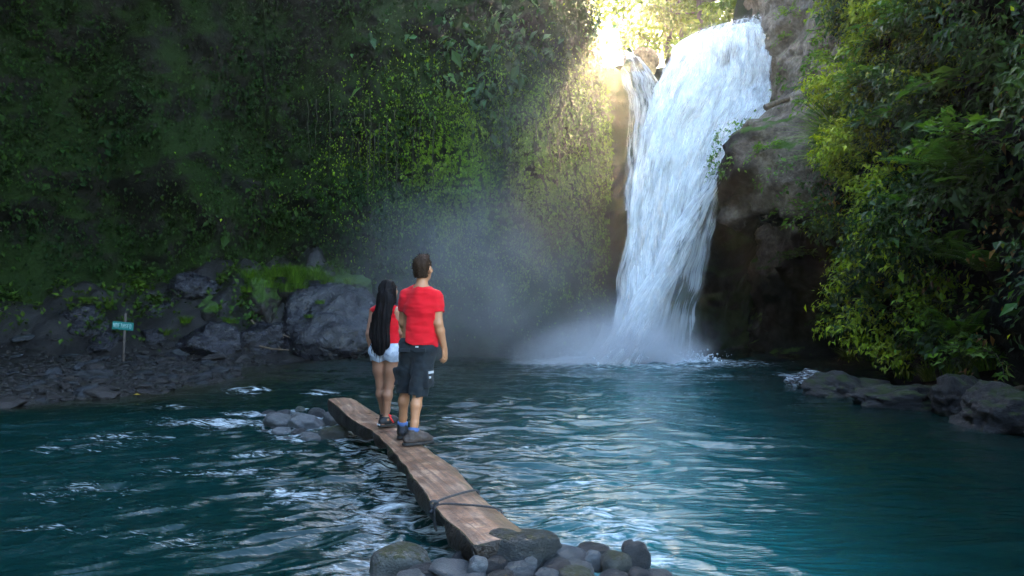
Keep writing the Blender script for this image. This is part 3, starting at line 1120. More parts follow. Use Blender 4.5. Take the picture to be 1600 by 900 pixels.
# left bank, read off the photograph: (u0, v0, u1, v1, y, thickness, kind, label)
BANK = [
    (446, 446, 600, 572, 22.3, 1.1, 'boulder', 'huge smooth dark purple-grey boulder at the water beyond the woman'),
    (262, 422, 345, 480, 22.6, 1.0, 'boulder', 'dark bluish boulder high on the bank under the creepers'),
    (284, 506, 376, 572, 20.4, 0.9, 'boulder', 'flat-topped brown boulder at the shore below the leaning branch'),
    (372, 430, 450, 512, 22.4, 0.9, 'mossy', 'grey boulder capped with bright green grass left of the huge one'),
    (430, 432, 500, 492, 22.8, 0.8, 'mossy', 'dark cleft rock wedged behind the top of the huge boulder'),
    (300, 462, 356, 512, 21.8, 0.7, 'mossy', 'rounded greenish boulder above the flat-topped brown one'),
    (362, 506, 452, 566, 21.0, 0.8, 'boulder', 'low dark rock at the waterline under the fallen branches'),
    (206, 470, 280, 524, 21.6, 0.8, 'boulder', 'dark rock on the bank to the right of the sign'),
    (215, 514, 262, 552, 20.6, 0.6, 'boulder', 'low rounded dark rock just right of the signpost'),
    (90, 480, 176, 545, 21.3, 0.9, 'boulder', 'broad black rock in the shade left of the sign'),
    (20, 500, 100, 560, 20.8, 0.9, 'boulder', 'black rock ledge at the foot of the bank, far left'),
    (138, 520, 200, 560, 20.2, 0.6, 'boulder', 'small black rock directly behind the signpost'),
    (-50, 470, 40, 545, 21.4, 1.0, 'mossy', 'mossy dark rock cut by the left edge of the photograph'),
    (500, 425, 575, 470, 23.4, 0.8, 'mossy', 'mossy ledge rock above the huge smooth boulder'),
    (240, 548, 300, 574, 19.6, 0.5, 'boulder', 'flat dark slab at the back of the stony shore'),
    (596, 520, 660, 566, 23.6, 0.6, 'boulder', 'wet dark rock at the wall foot between the couple and the big boulder'),
]
for i, (u0, v0, u1, v1, y, th, kd, lab) in enumerate(BANK):
    a, b = at(u0, v1, y), at(u1, v0, y)
    sx, sz = (b.x - a.x) / 2 * 1.1, (b.z - a.z) / 2 * 1.12
    me = rock_mesh('boulder', 11 + i * 5, M['mossy' if kd == 'mossy' else 'boulder'], 0.16 if i == 0 else 0.22, 5 if i == 0 else 10, 0.035, hi=True)
    put_rock('boulder', me, ((a.x + b.x) / 2, y + 0.15, (a.z + b.z) / 2 - 0.04), (sx, th, sz), (0, 0, rng.normal() * .2), lab, 'boulders on the left bank')

# a rock under a running water film, its white glint painted as streaks
t = NT('running_water_glint_rock')
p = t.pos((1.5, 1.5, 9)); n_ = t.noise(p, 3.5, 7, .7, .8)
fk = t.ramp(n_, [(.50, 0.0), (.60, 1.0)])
M['sheeted_glint_rock'] = t.done(t.bsdf(t.mix(fk, (.008, .008, .010), (.6, .66, .7)), t.mix(fk, .15, .5), .5, t.bump(n_, 1.0, .06)))

# wet rocks along the foot of the right bank
RB = [
    (1232, 574, 1345, 632, 15.0, 0.7, 'sloping wet rock with water sheeting over it, glinting white'),
    (1284, 588, 1400, 640, 13.6, 0.8, 'long low black rock beside the glinting wet one'),
    (1336, 600, 1500, 652, 12.2, 0.7, 'wide flat wet rock slab in the middle of the right bank foot'),
    (1486, 588, 1566, 668, 11.0, 0.7, 'upright rounded wet rock at the bank foot'),
    (1530, 608, 1640, 690, 10.0, 0.7, 'big dark rock at the waterline cut by the right edge of the photograph'),
    (1420, 600, 1500, 640, 12.4, 0.5, 'small grey rock under the grass behind the flat slab'),
]
for i, (u0, v0, u1, v1, y, th, lab) in enumerate(RB):
    a, b = at(u0, v1, y - .9), at(u1, v0, y - .9)
    y = y - .9
    me = rock_mesh('wet_rock', 201 + i * 7, M['sheeted_glint_rock' if i == 0 else 'wet_rock'], 0.28, 14, 0.08, hi=True)
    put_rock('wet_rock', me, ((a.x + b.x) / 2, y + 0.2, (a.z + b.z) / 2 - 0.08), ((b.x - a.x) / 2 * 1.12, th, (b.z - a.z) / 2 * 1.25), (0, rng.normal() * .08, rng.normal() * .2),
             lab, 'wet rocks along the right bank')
# the block that splits the fall at the lip
a, b = at(985, 122, 23.6), at(1036, 72, 23.6)
put_rock('lip_rock', rock_mesh('lip_rock', 77, M['tuff'], 0.15, 12, 0.06, hi=True), ((a.x + b.x) / 2, 24.0, (a.z + b.z) / 2), ((b.x - a.x) / 2 * 1.05, 0.8, (b.z - a.z) / 2 * 1.15), (0, 0, 0.2),
         'brown block on the lip splitting off the small left stream')

# pebbles: shared meshes
PEB = [pebble_mesh('stone', k, M[m]) for k, m in enumerate(['stone', 'stone', 'stone', 'stone_dark', 'stone_dark', 'stone_moss', 'stone_moss', 'stone_dark_moss'])]


def px_stone(cx, cy, w, h, y, me, label, group, zoff=0.0, depth=1.0, tilt=None):
    """a stone seen centred at photo pixel (cx, cy), w x h pixels, at forward distance y"""
    c = at(cx, cy, y)
    k = y / FPX
    o = link('river_stone', me, None, (c.x, c.y, c.z + zoff))
    o.scale = (w * k / 2, w * k / 2 * depth, h * k / 2)
    o.rotation_euler = (0, tilt if tilt is not None else rng.normal() * .1, rng.normal() * .25)
    return tag(o, label, 'stone', group)


FAR_LAB = ['big pale grey stone at the left end of the pile under the far log end', 'broad grey stone in the middle of the pile at the far log end',
           'dark stone at the back of the pile touching the log', 'upright grey stone tucked against the far end of the log', 'wide mossy stone at the front of the pile beside the log',
           'low grey stone in front of the pale left stone of the pile', 'small dark stone low in the middle of the pile', 'flat bluish stone lowest in front of the pile at the far log end',
           'tiny flat stone awash at the front left of the pile', 'small stone perched at the back of the pile on the broad grey one', 'thin flat stone at the back left of the pile',
           'low wet stone at the back left rim of the pile', 'small tan stone standing highest at the back of the pile', 'small brown stone squeezed between the upright stone and the broad one',
           'tiny dark stone awash left of the pile']
for i, ((cx, cy_, w, h), lab) in enumerate(zip(STONES_FAR, FAR_LAB)):
    p = atz(400 + cx / 2.5, 600 + (cy_ + h * .42) / 2.5, 0.0)
    me = PEB[[0, 1, 3, 0, 5, 0, 4, 1, 3, 2, 4, 3, 6, 2, 3][i]]
    px_stone(400 + cx / 2.5, 600 + cy_ / 2.5, w / 2.5 * 1.04, h / 2.5 * 1.1, p.y + w / 2.5 / FPX * p.y * .3, me, lab, 'stones piled at the far end of the log', -0.01)

# foreground: coordinates in the photograph, (u, v, w, h, y, mesh, label)
FG = [
    (808, 862, 112, 62, 3.95, 7, 'largest dark mossy stone, wedged against the near end of the log'),
    (624, 884, 90, 60, 4.0, 5, 'big round stone with green moss on top, left of the log end'),
    (990, 870, 44, 44, 3.85, 3, 'dark round stone at the right end of the front row'),
    (961, 884, 50, 42, 3.8, 5, 'grey-green stone beside the dark round one at the right'),
    (889, 870, 58, 22, 3.95, 0, 'long flat grey stone right of the largest stone'),
    (928, 877, 30, 26, 3.85, 1, 'small grey stone between the long flat one and the grey-green one'),
    (723, 876, 36, 30, 3.95, 4, 'dark egg-shaped stone just below the log end'),
    (704, 893, 66, 24, 3.75, 0, 'broad flat pale stone at the bottom edge left of the log end'),
    (664, 892, 58, 16, 3.8, 3, 'thin dark stone between the mossy round one and the broad pale one'),
    (748, 889, 36, 30, 3.72, 1, 'grey stone in front of the dark egg-shaped one'),
    (772, 887, 40, 30, 3.75, 4, 'smooth blue-grey stone below the largest stone'),
    (813, 891, 46, 26, 3.7, 2, 'oval pale stone in the middle of the front row'),
    (790, 882, 28, 20, 3.85, 1, 'small stone hiding behind the blue-grey and oval stones'),
    (829, 879, 20, 18, 3.72, 2, 'smallest round pebble in front of the largest stone'),
    (865, 887, 48, 17, 3.75, 4, 'flat dark stone below the long flat grey one'),
    (902, 886, 44, 14, 3.75, 0, 'low flat pale stone beside the flat dark one'),
    (900, 897, 56, 18, 3.62, 5, 'mottled stone cut by the bottom edge under the low flat pale one'),
    (853, 898, 34, 16, 3.6, 1, 'small grey stone cut by the bottom edge under the flat dark one'),
    (998, 896, 34, 16, 3.7, 3, 'little dark wet stone below the dark round one at the right'),
    (1030, 900, 40, 14, 3.7, 0, 'half-sunk stone at the right tip of the spit'),
    (640, 901, 40, 14, 3.7, 0, 'half-hidden stone under the left mossy one'),
    (780, 902, 44, 16, 3.58, 3, 'dark stone cut by the bottom edge below the blue-grey one'),
    (735, 903, 40, 12, 3.6, 2, 'pale pebble cut by the bottom edge below the broad flat one'),
    (955, 903, 46, 14, 3.6, 4, 'dark flat stone cut by the bottom edge below the grey-green one'),
    (955, 834, 60, 18, 5.05, 3, 'dark boulder with the current washing over it, farther one'),
    (925, 858, 50, 16, 4.55, 3, 'dark stone with clear water pouring over it, nearer one'),
]
for (u, v, w, h, y, k, lab) in FG:
    px_stone(u, v, w * 1.08, h * 1.15, y, PEB[k], lab, 'stones on the spit at the near end of the log', -0.004, 0.85)
# small gravel and chips filling the gaps of the spit
r2 = np.random.default_rng(5)
Pg = np.stack([r2.uniform(-1.5, 1.7, 1500), r2.uniform(3.0, 4.15, 1500)], 1)
Zg = np.maximum(ground_z(Pg[:, 0], Pg[:, 1]), -.03)
Vg, Fg = ico(1)
sg_ = (0.012 + 0.035 * r2.random(1500) ** 2)[:, None, None] * np.array([1.3, 1, .7])
VV = (Vg[None] * (1 + .3 * r2.normal(size=(1500, len(Vg), 1))) * sg_ + np.concatenate([Pg, Zg[:, None]], 1)[:, None, :]).reshape(-1, 3)
tag(link('gravel', new_mesh('gravel', VV, [(Fg[None] + (np.arange(1500) * len(Vg))[:, None, None]).reshape(-1, 3)], [M['stone']])), kind='stuff')

# stony shore on the left
SHP = [rock_mesh('shore_stone', 300 + k, M['stone_warm' if k % 2 else 'stone_dark'], 0.2, 8, 0.05) for k in range(6)]
r3 = np.random.default_rng(12)
placed = 0
while placed < 230:
    y = r3.uniform(10.6, 20.3)
    x = np.interp(y, SH_Y, SH_X) - abs(r3.normal()) * 3.2 + 0.25
    if x < -0.80 * y or x > -5.4:
        continue
    s = min(0.42, 0.07 + 0.10 * r3.random() ** 2 + (0.2 * r3.random() if r3.random() < .12 else 0))
    z = float(ground_z(np.array([x]), np.array([y]))[0])
    o = link('shore_stone', SHP[int(r3.integers(0, 6))], None, (x, y, max(z, 0) + s * .12))
    o.scale = (s * r3.uniform(.9, 1.7), s * r3.uniform(.7, 1.2), s * r3.uniform(.3, .6))
    o.rotation_euler = (r3.normal() * .15, r3.normal() * .15, r3.uniform(0, 6))
    tag(o, 'flat dark wet stone lying on the gravel shore at the left', 'stone', 'stones strewn over the left shore')
    placed += 1
# the fine gravel between them
P = []
while len(P) < 2600:
    y = r3.uniform(10.4, 20.5)
    x = np.interp(y, SH_Y, SH_X) - abs(r3.normal()) * 3.5 + 0.15
    if -0.82 * y < x < -5.6:
        P.append((x, y))
P = np.array(P)
PZ = np.maximum(ground_z(P[:, 0], P[:, 1]), -0.02)
V0, F0 = ico(1)
sc = (0.025 + 0.06 * r3.random(len(P)) ** 2)[:, None, None] * np.array([1.3, 1, .55])
VV = (V0[None] * (1 + .25 * r3.normal(size=(len(P), len(V0), 1))) * sc + np.concatenate([P, PZ[:, None]], 1)[:, None, :]).reshape(-1, 3)
FF = (F0[None] + (np.arange(len(P)) * len(V0))[:, None, None]).reshape(-1, 3)
tag(link('gravel', new_mesh('gravel', VV, [FF], [M['gravel']])), kind='stuff')

# ================================================================== VEGETATION
GREEN = np.array([0.035, 0.075, 0.010])


def tints(n, base, var=0.45, yellow=0.25, r=rng):
    base = np.asarray(base)
    k = np.exp(r.normal(size=(n, 1)) * var * .6)
    c = base * k
    y = r.random((n, 1)) * yellow
    c = c * (1 + y * np.array([1.6, 0.7, 0.0]))
    return np.clip(c, 0.002, 0.5)


def creeper_on(name, V, Q, n, weight, size, base, mat, lift=0.45, hang=0.8, clump=0.7, seed=60, yellow=.3, aspect=.6, kind='stuff', fold=.15, tint_fn=None, even=0.45):
    def w(P, N):
        m = fbm(P * clump, 3, seed)
        return weight(P, N) * np.clip(even + m * 1.2, 0.02, 1.6)
    P, N = sample_surface(V, Q, n, w)
    m = fbm(P * clump, 3, seed)
    out = np.clip(m, 0, 1) * lift + rng.random(n) ** 2 * lift * .6 + 0.03
    P = P + N * out[:, None]
    T = np.array([0, 0, -1.0]) * hang + N * 0.45 + rng.normal(size=(n, 3)) * 0.5
    NN = N * 0.75 + np.array([0, 0, 0.75]) + rng.normal(size=(n, 3)) * 0.35
    L = size * np.exp(rng.normal(size=n) * .3)
    col = tints(n, base, .5, yellow)
    hue = fbm(P * 0.35, 2, seed + 9)[:, None]
    col = col * (1 + 0.5 * hue * np.array([1.0, 0.5, -0.3]))
    if tint_fn is not None:
        col = col * tint_fn(P)
    o = link(name, leaf_mesh(name, P, T, NN, L, L * aspect, np.clip(col, .002, .5), mat, fold))
    return tag(o, kind=kind)


# creepers on the back wall
def w_wall(P, N):
    x, y, z = P[:, 0], P[:, 1], P[:, 2]
    vis = (y > 9) & (z > 1.2) & (z < 15.5) & (x < 4.0) & (x > -22)
    low = sstep(2.0, 4.6, z)
    fallgap = sstep(3.6, 2.6, x)
    return vis * (0.25 + 0.75 * low) * fallgap


creeper_on('creeper_foliage', CV, CQ, 90000, w_wall, 0.14, (0.010, 0.029, 0.006), M['creeper'], 0.55, .9, 0.55, 60)


def w_moss_glow(P, N):
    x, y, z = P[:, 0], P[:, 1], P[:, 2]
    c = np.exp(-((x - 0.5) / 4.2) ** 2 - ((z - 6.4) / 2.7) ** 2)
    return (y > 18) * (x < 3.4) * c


creeper_on('moss_glow_foliage', CV, CQ, 95000, w_moss_glow, 0.085, (0.075, 0.150, 0.008), M['creeper'], 0.30, 1.2, 0.8, 64, .35, even=1.6)  # bright moss over darkened creepers; the wall's glow and shade sit in leaf colours
creeper_on('creeper_foliage', CV, CQ, 110000, w_wall, 0.115, (0.011, 0.026, 0.006), M['creeper'], 0.35, 1.1, 0.9, 61, even=1.3)
# bigger-leaved shrubs hanging near the top beside the gap
creeper_on('hanging_foliage', CV, CQ, 9000, lambda P, N: (P[:, 1] > 19) * np.exp(-((P[:, 0] + 0.3) / 3.0) ** 2 - ((P[:, 2] - 10.6) / 1.9) ** 2) * (P[:, 0] < 3.0),
           0.30, (0.03, 0.075, 0.02), M['leaf'], 0.9, .6, 0.9, 67, .2, .5)
# plants over the top of the left bank
def w_bank(P, N):
    x, y, z = P[:, 0], P[:, 1], P[:, 2]
    return (y > 19.8) * (z > 0.35) * (x < -3.5) * (.25 + sstep(0.5, 1.8, z))


GQ = grid_faces(len(gy), len(gx))
creeper_on('undergrowth', GV, GQ, 17000, w_bank, 0.16, (0.026, 0.06, 0.009), M['creeper'], 0.35, .1, 0.8, 69, .35)


# grass tufts ------------------------------------------------------
def grass_mesh(name, n, h, spread, base, droop=0.6, width=0.008, seed=1, segs=4):
    r = np.random.default_rng(seed)
    az = r.random(n) * 2 * math.pi
    root = np.stack([np.cos(az), np.sin(az), 0 * az], 1) * (spread * np.sqrt(r.random(n)))[:, None]
    out = np.stack([np.cos(az + r.normal(size=n) * .5), np.sin(az + r.normal(size=n) * .5), 0 * az], 1)
    H = h * (0.5 + 0.7 * r.random(n))
    side = np.cross(out, [0, 0, 1.0])
    V, C = [], []
    for k in range(segs + 1):
        t = k / segs
        c = root + out * (H * (0.15 * t + droop * t * t))[:, None] + np.array([0, 0, 1.0]) * (H * (t - 0.45 * droop * t * t))[:, None]
        w = width * (1 - t) ** .6 + 0.0005
        V += [c - side * w, c + side * w]
    V = np.stack(V, 1)
    F = np.array([[2 * k, 2 * k + 1, 2 * k + 3, 2 * k + 2] for k in range(segs)])
    m = V.shape[1]
    FF = (F[None] + (np.arange(n) * m)[:, None, None]).reshape(-1, 4)
    col = np.repeat(tints(n, base, .4, .5, r), m, 0)
    return new_mesh(name, V.reshape(-1, 3), [FF], [M['leaf']], smooth=False, attrs={'tint': col})


GRASS = [grass_mesh('grass_tuft', 240, .55, .28, (0.06, 0.13, 0.012), .55, .008, 1), grass_mesh('grass_tuft', 200, .8, .25, (0.075, 0.14, 0.014), .8, .009, 2),
         grass_mesh('grass_tuft', 260, .4, .35, (0.05, 0.12, 0.01), .4, .008, 3)]


def plant(me, name, loc, s, label, cat, group, rz=None, tilt=(0, 0)):
    o = link(name, me, None, loc)
    o.scale = (s, s, s)
    o.rotation_euler = (tilt[0], tilt[1], rng.random() * 6.28 if rz is None else rz)
    return tag(o, label, cat, group)


_g = np.random.default_rng(31)
for i, (u, v, y, s, k) in enumerate([(_g.uniform(385, 500), _g.uniform(425, 452), 22.2, 1.5, 2) for _ in range(9)] + [(430, 428, 22.4, 1.6, 2), (455, 424, 22.4, 1.7, 2), (480, 432, 22.5, 1.4, 2), (400, 440, 22.0, 1.5, 2), (388, 452, 21.9, 1.2, 2), (468, 446, 22.0, 1.2, 2),
                                     (420, 445, 22.0, 1.3, 2), (510, 440, 22.6, 1.2, 0), (545, 440, 22.8, 1.0, 0), (330, 516, 20.8, 0.9, 0), (260, 520, 20.8, 1.0, 0), (360, 500, 21.0, 0.9, 2), (290, 500, 21.0, .9, 0),
                                     (140, 470, 21.6, 1.0, 0), (60, 480, 21.6, 1.0, 0), (500, 470, 21.6, 0.7, 2), (482, 492, 21.4, 0.6, 2)]):
    p = at(u, v, y)
    plant(GRASS[k], 'grass_tuft', (p.x, p.y, p.z - 0.1), s * .62, 'short bright green grass tuft growing among the left bank boulders', 'grass tuft', 'grass tufts on the left bank')

# right bank: leafy mass ---------------------------------------------
def right_w(x0, zmin):
    def w(P, N):
        x, y, z = P[:, 0], P[:, 1], P[:, 2]
        bankface = (y < 16.6) & (y > 5.0) & (x < 11.5) & (z > zmin) & (N[:, 2] > -0.75)
        return bankface * (0.3 + 0.7 * sstep(0.2, 1.0, z))
    return w


creeper_on('bank_foliage', RV, RQ, 64000, right_w(6, 0.95), 0.135, (0.022, 0.056, 0.010), M['leaf'], 0.75, .55, 0.75, 71, .35, .5)
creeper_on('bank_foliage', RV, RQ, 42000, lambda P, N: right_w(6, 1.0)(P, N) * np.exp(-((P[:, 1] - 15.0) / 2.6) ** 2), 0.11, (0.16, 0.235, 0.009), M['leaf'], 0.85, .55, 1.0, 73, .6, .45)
creeper_on('dead_leaf_litter', RV, RQ, 3500, right_w(6, .5), 0.11, (0.09, 0.055, 0.02), M['leaf'], 0.5, .9, 1.2, 75, .2, .4)
creeper_on('rock_greenery', RV, RQ, 2600, lambda P, N: (P[:, 1] > 16.2) * (P[:, 1] < 23) * (P[:, 0] < 9.5) * (P[:, 2] > 3.8) * (N[:, 2] > -.2) * np.clip(fbm(P * .9, 2, 88) - .05, 0, 1),
           0.12, (0.05, 0.12, 0.015), M['leaf'], 0.3, .4, 1.3, 77, .4, .5)


def ray_right(u, v):
    """first hit of the pixel's line of sight with the right-hand rock mass"""
    d = at(u, v, 10.0) - Vector((0, 0, CAM_H))
    d.normalize()
    ok, loc, nor, _ = rock_r.ray_cast(Vector((0, 0, CAM_H)), d)
    return (loc, nor, d) if ok else (at(u, v, 14), Vector((-1, -.3, .2)), d)


# ferns: shared frond mesh
def frond_mesh(seed, L=0.9):
    r = np.random.default_rng(seed)
    n = 26
    t = np.linspace(0.08, 1, n)
    spine = lambda t: np.stack([0 * t, L * t, L * (0.35 * t - 0.55 * t * t)], -1)
    P0 = spine(t)
    V, F, C = [], [], []
    tub = tube_arrays(spine(np.linspace(0, 1, 9)), np.linspace(.008, .002, 9), 5)
    P, T, N, Ls, W = [], [], [], [], []
    for i, ti in enumerate(t):
        ln = L * 0.30 * math.sin(math.pi * min(1, (ti * 0.86 + .12))) + .01
        for sd in (-1, 1):
            P.append(P0[i]); T.append([sd, 0.45, -0.15 + r.normal() * .05]); N.append([0, 0.2, 1]); Ls.append(ln); W.append(L * .036)
    LV, LF = leaf_arrays(np.array(P), np.array(T), np.array(N), np.array(Ls), np.array(W), .05, .12)
    V = np.concatenate([tub[0], LV]); FQ = np.concatenate([tub[1], LF + len(tub[0])])
    col = np.concatenate([np.tile([[.05, .07, .015]], (len(tub[0]), 1)), np.repeat(tints(len(P), (0.05, 0.13, 0.014), .25, .25, r), 5, 0)])
    return new_mesh('frond', V, [FQ, tub[2]], [M['leaf']], smooth=False, attrs={'tint': col})


FROND = [frond_mesh(k) for k in range(3)]


def fern(loc, s, label, nf=9, lean=0.0, az=0.0):
    root = empty('fern', loc, az)
    root.scale = (s, s, s)
    tag(root, label, 'fern', 'ferns on the right bank')
    for k in range(nf):
        f = link('frond', FROND[k % 3], root)
        f.rotation_euler = (R(38) - lean + rng.normal() * .2, 0, (k / nf - .5) * R(250) + rng.normal() * .15)
        f.scale = (1, 0.8 + .4 * rng.random(), 1)
    return root


for (u, v, s, lab) in [(1490, 275, 1.1, 'large fern spreading over dark leaves, uppermost of the right bank ferns'), (1545, 300, 1.2, 'drooping fern near the right edge beside the large upper fern'),
                       (1500, 400, 1.1, 'fern with long pale fronds right of the broad-leaved plant'), (1450, 345, .9, 'fern directly above the broad-leaved plant'),
                       (1560, 420, 1.0, 'shaded fern low at the right edge of the bank'), (1400, 330, .8, 'fern in the yellow-green foliage left of the other ferns'),
                       (1385, 480, .7, 'small fern below and left of the broad-leaved plant'), (1520, 520, .8, 'low fern above the wet rocks at the right')]:
    loc, nor, d = ray_right(u, v)
    az = math.atan2(-nor.x, nor.y)
    fern(loc + nor * 0.25, s, lab, 9, 0.0, az)


def big_leaf_mesh(L=0.55, W=0.17, seed=0):
    n = 9
    V = []
    for i in range(n):
        t = i / (n - 1)
        w = W * .5 * (math.sin(math.pi * min(1, t ** .8)) ** .8 if 0 < t < 1 else 0) + .002
        y, z = L * t, L * (0.42 * t - 0.55 * t * t)
        V += [(-w, y, z + .22 * w), (-w * .5, y, z + .06 * w), (0, y, z), (w * .5, y, z + .06 * w), (w, y, z + .22 * w)]
    V = np.array(V)
    return new_mesh('leaf', V, [grid_faces(n, 5)], [M['leaf']], attrs={'tint': np.tile([[.07, .17, .05]], (len(V), 1))})


BL = [big_leaf_mesh(0.55, .16), big_leaf_mesh(0.48, .15)]
loc, nor, d = ray_right(1428, 452)
root = empty('broad_leaf_plant', loc + nor * 0.15 + Vector((-.2, -.25, 0)))
tag(root, 'plant with a rosette of long broad pale green leaves on the right bank', 'plant')
mb = MB(); mb.tube([(0, 0, -.25), (.0, -.04, -.05), (-.03, -.12, .12)], [.022, .018, .012], 7)
link('stem', mb.mesh('stem', [M['vine']]), root)
for k in range(13):
    f = link('leaf', BL[k % 2], root, (-.03 * (k % 3), -.1, .02 + .012 * k))
    f.rotation_euler = (R(38) - R(60) * (k % 3) / 2 + rng.normal() * .12, rng.normal() * .2, k * 2.4 + rng.normal() * .2)
    s = .85 + .4 * rng.random()
    f.scale = (s, s, s)


# leafy shrubs standing out of the bank
def shrub_parts(seed, nbr=9, L=0.9, leaf=0.13, per=26, base=(0.075, 0.17, 0.012), up=.5, aspect=.42):
    r = np.random.default_rng(seed)
    mb = MB()
    P, T, N = [], [], []
    for b in range(nbr):
        az = r.uniform(-1.9, 1.9)
        d = np.array([math.sin(az), math.cos(az), 0]) * .9 + np.array([0, 0, up + r.normal() * .3])
        d /= np.linalg.norm(d)
        ln = L * r.uniform(.6, 1.15)
        t = np.linspace(0, 1, 7)[:, None]
        pts = d * ln * t + np.array([0, 0, -1]) * ln * .35 * t ** 2 + r.normal(size=(7, 3)) * .02 * t
        mb.tube(pts, np.linspace(.012, .003, 7), 5)
        for k in range(per):
            q = r.uniform(.25, 1)
            p = np.array([np.interp(q, t[:, 0], pts[:, i]) for i in range(3)])
            P.append(p + r.normal(size=3) * .04)
            sd = np.cross(d, [0, 0, 1]) * (1 if k % 2 else -1)
            T.append(d * .7 + sd * .9 + r.normal(size=3) * .3 + np.array([0, 0, -.25]))
            N.append(np.array([0, 0, 1]) + r.normal(size=3) * .35)
    n = len(P)
    Ls = leaf * np.exp(r.normal(size=n) * .25)
    lm = leaf_mesh('foliage', np.array(P), np.array(T), np.array(N), Ls, Ls * aspect, tints(n, base, .35, .5, r), M['leaf'])
    return mb.mesh('branch', [M['bark']]), lm


SHR = [shrub_parts(1), shrub_parts(2, 11, 1.1, .15, 28, (0.05, .12, .012)), shrub_parts(3, 8, .8, .10, 34, (0.10, .19, .012)), shrub_parts(4, 10, .9, .17, 20, (0.035, .09, .016), .5, .5)]


def shrub(loc, k, s, az, label, group):
    root = empty('shrub', loc, az)
    root.scale = (s, s, s)
    tag(root, label, 'shrub', group)
    link('branches', SHR[k][0], root)
    link('foliage', SHR[k][1], root)


for (u, v, k, s, lab) in [
    (1300, 150, 0, 1.2, 'bright shrub reaching left across the grey cliff near the top of the fall'),
    (1320, 95, 2, 1.1, 'yellow-green shrub overhanging below the top edge of the bank'),
    (1335, 40, 2, 1.3, 'sunlit yellow-green shrub highest on the bank beside the cliff'),
    (1270, 330, 0, 1.1, 'bright shrub hanging over the cave mouth'),
    (1255, 395, 3, 1.0, 'dark shrub drooping under the overhang into the cave mouth'),
    (1290, 345, 2, .9, 'pale feathery shrub just right of the shrub over the cave mouth'),
    (1390, 130, 1, 1.2, 'leafy shrub in the middle of the upper bank'),
    (1370, 250, 2, 1.0, 'olive shrub amid the bank right of the hanging grass'),
    (1450, 180, 3, 1.3, 'dark large-leaved shrub under the shaded upper right of the bank'),
    (1540, 130, 3, 1.4, 'almost black shrub in the upper right corner'),
    (1350, 390, 1, 1.0, 'mid-green shrub right of the cave mouth'),
    (1470, 480, 3, .9, 'shrub with dark oval leaves below the broad-leaved plant'),
    (1560, 220, 1, 1.2, 'shrub by the right edge above the drooping fern'),
    (1320, 480, 2, .8, 'brownish-green shrub hugging the right wall of the cave'),
    (1440, 560, 2, .7, 'low bushy shrub above the flat wet slab'),
    (1570, 545, 1, .8, 'leafy shrub at the right edge above the big dark waterline rock'),
    (1430, 45, 1, 1.3, 'tall shrub along the top edge of the bank'),
]:
    loc, nor, d = ray_right(u, v)
    shrub(loc + nor * 0.15, k, s, math.atan2(-nor.x, nor.y), lab, 'shrubs on the right bank')

for i, (u, v, k, s) in enumerate([(1305, 225, 1, 1.3), (1320, 250, 1, 1.3), (1300, 270, 1, 1.1), (1335, 225, 1, 1.2), (1325, 285, 0, 1.2), (1345, 260, 0, 1.2), (1310, 205, 1, 1.1),
                                  (1330, 560, 0, 1.0), (1360, 575, 0, 1.0), (1395, 585, 0, .9), (1425, 590, 2, 1.0), (1380, 560, 0, 1.0), (1460, 595, 0, .8), (1345, 535, 2, 1.0), (1500, 590, 2, .8), (1540, 580, 0, .8), (1410, 560, 0, .9)]):
    loc, nor, d = ray_right(u, v)
    up = i < 7
    plant(GRASS[k], 'grass_clump', loc, s, 'long bright grass hanging off the bank beside the tan rock' if up else 'green grass growing just above the wet rocks of the right bank', 'grass',
          'hanging grass on the right bank' if up else 'grass above the wet rocks', tilt=(0, R(-35) if up else R(-12)))
for (u, v, k, s, lab) in [(1195, 235, 0, .7, 'green shrub growing on the face of the tan buttress'), (1235, 20, 2, .8, 'small shrub clinging to the grey cliff above the lip'), (1228, 60, 0, .6, 'green tuft of leaves on the grey cliff below the other one')]:
    loc, nor, d = ray_right(u, v)
    shrub(loc, k, s, math.atan2(-nor.x, nor.y), lab, 'shrubs on the bare rock')


# hanging roots down the back wall
for i in range(26):
    u = 470 + 300 * rng.random() if i < 18 else 760 + 160 * rng.random()
    v0 = 150 + 90 * rng.random()
    d = at(u, v0, 10.0) - Vector((0, 0, CAM_H)); d.normalize()
    ok, loc, nor, _ = cliff.ray_cast(Vector((0, 0, CAM_H)), d)
    if not ok:
        continue
    ln = rng.uniform(1.6, 4.2)
    zz_ = np.linspace(0, -ln, 9)
    pts = np.stack([np.cumsum(rng.normal(size=9) * .04), np.cumsum(rng.normal(size=9) * .03) - .25, zz_], 1)
    mb = MB(); mb.tube(pts, np.linspace(.017, .007, 9), 5)
    tag(link('hanging_root', mb.mesh('hanging_root', [M['vine']]), None, loc + Vector((0, -.25, .3))), 'thin brown aerial root hanging straight down the green back wall', 'root', 'aerial roots on the back wall')

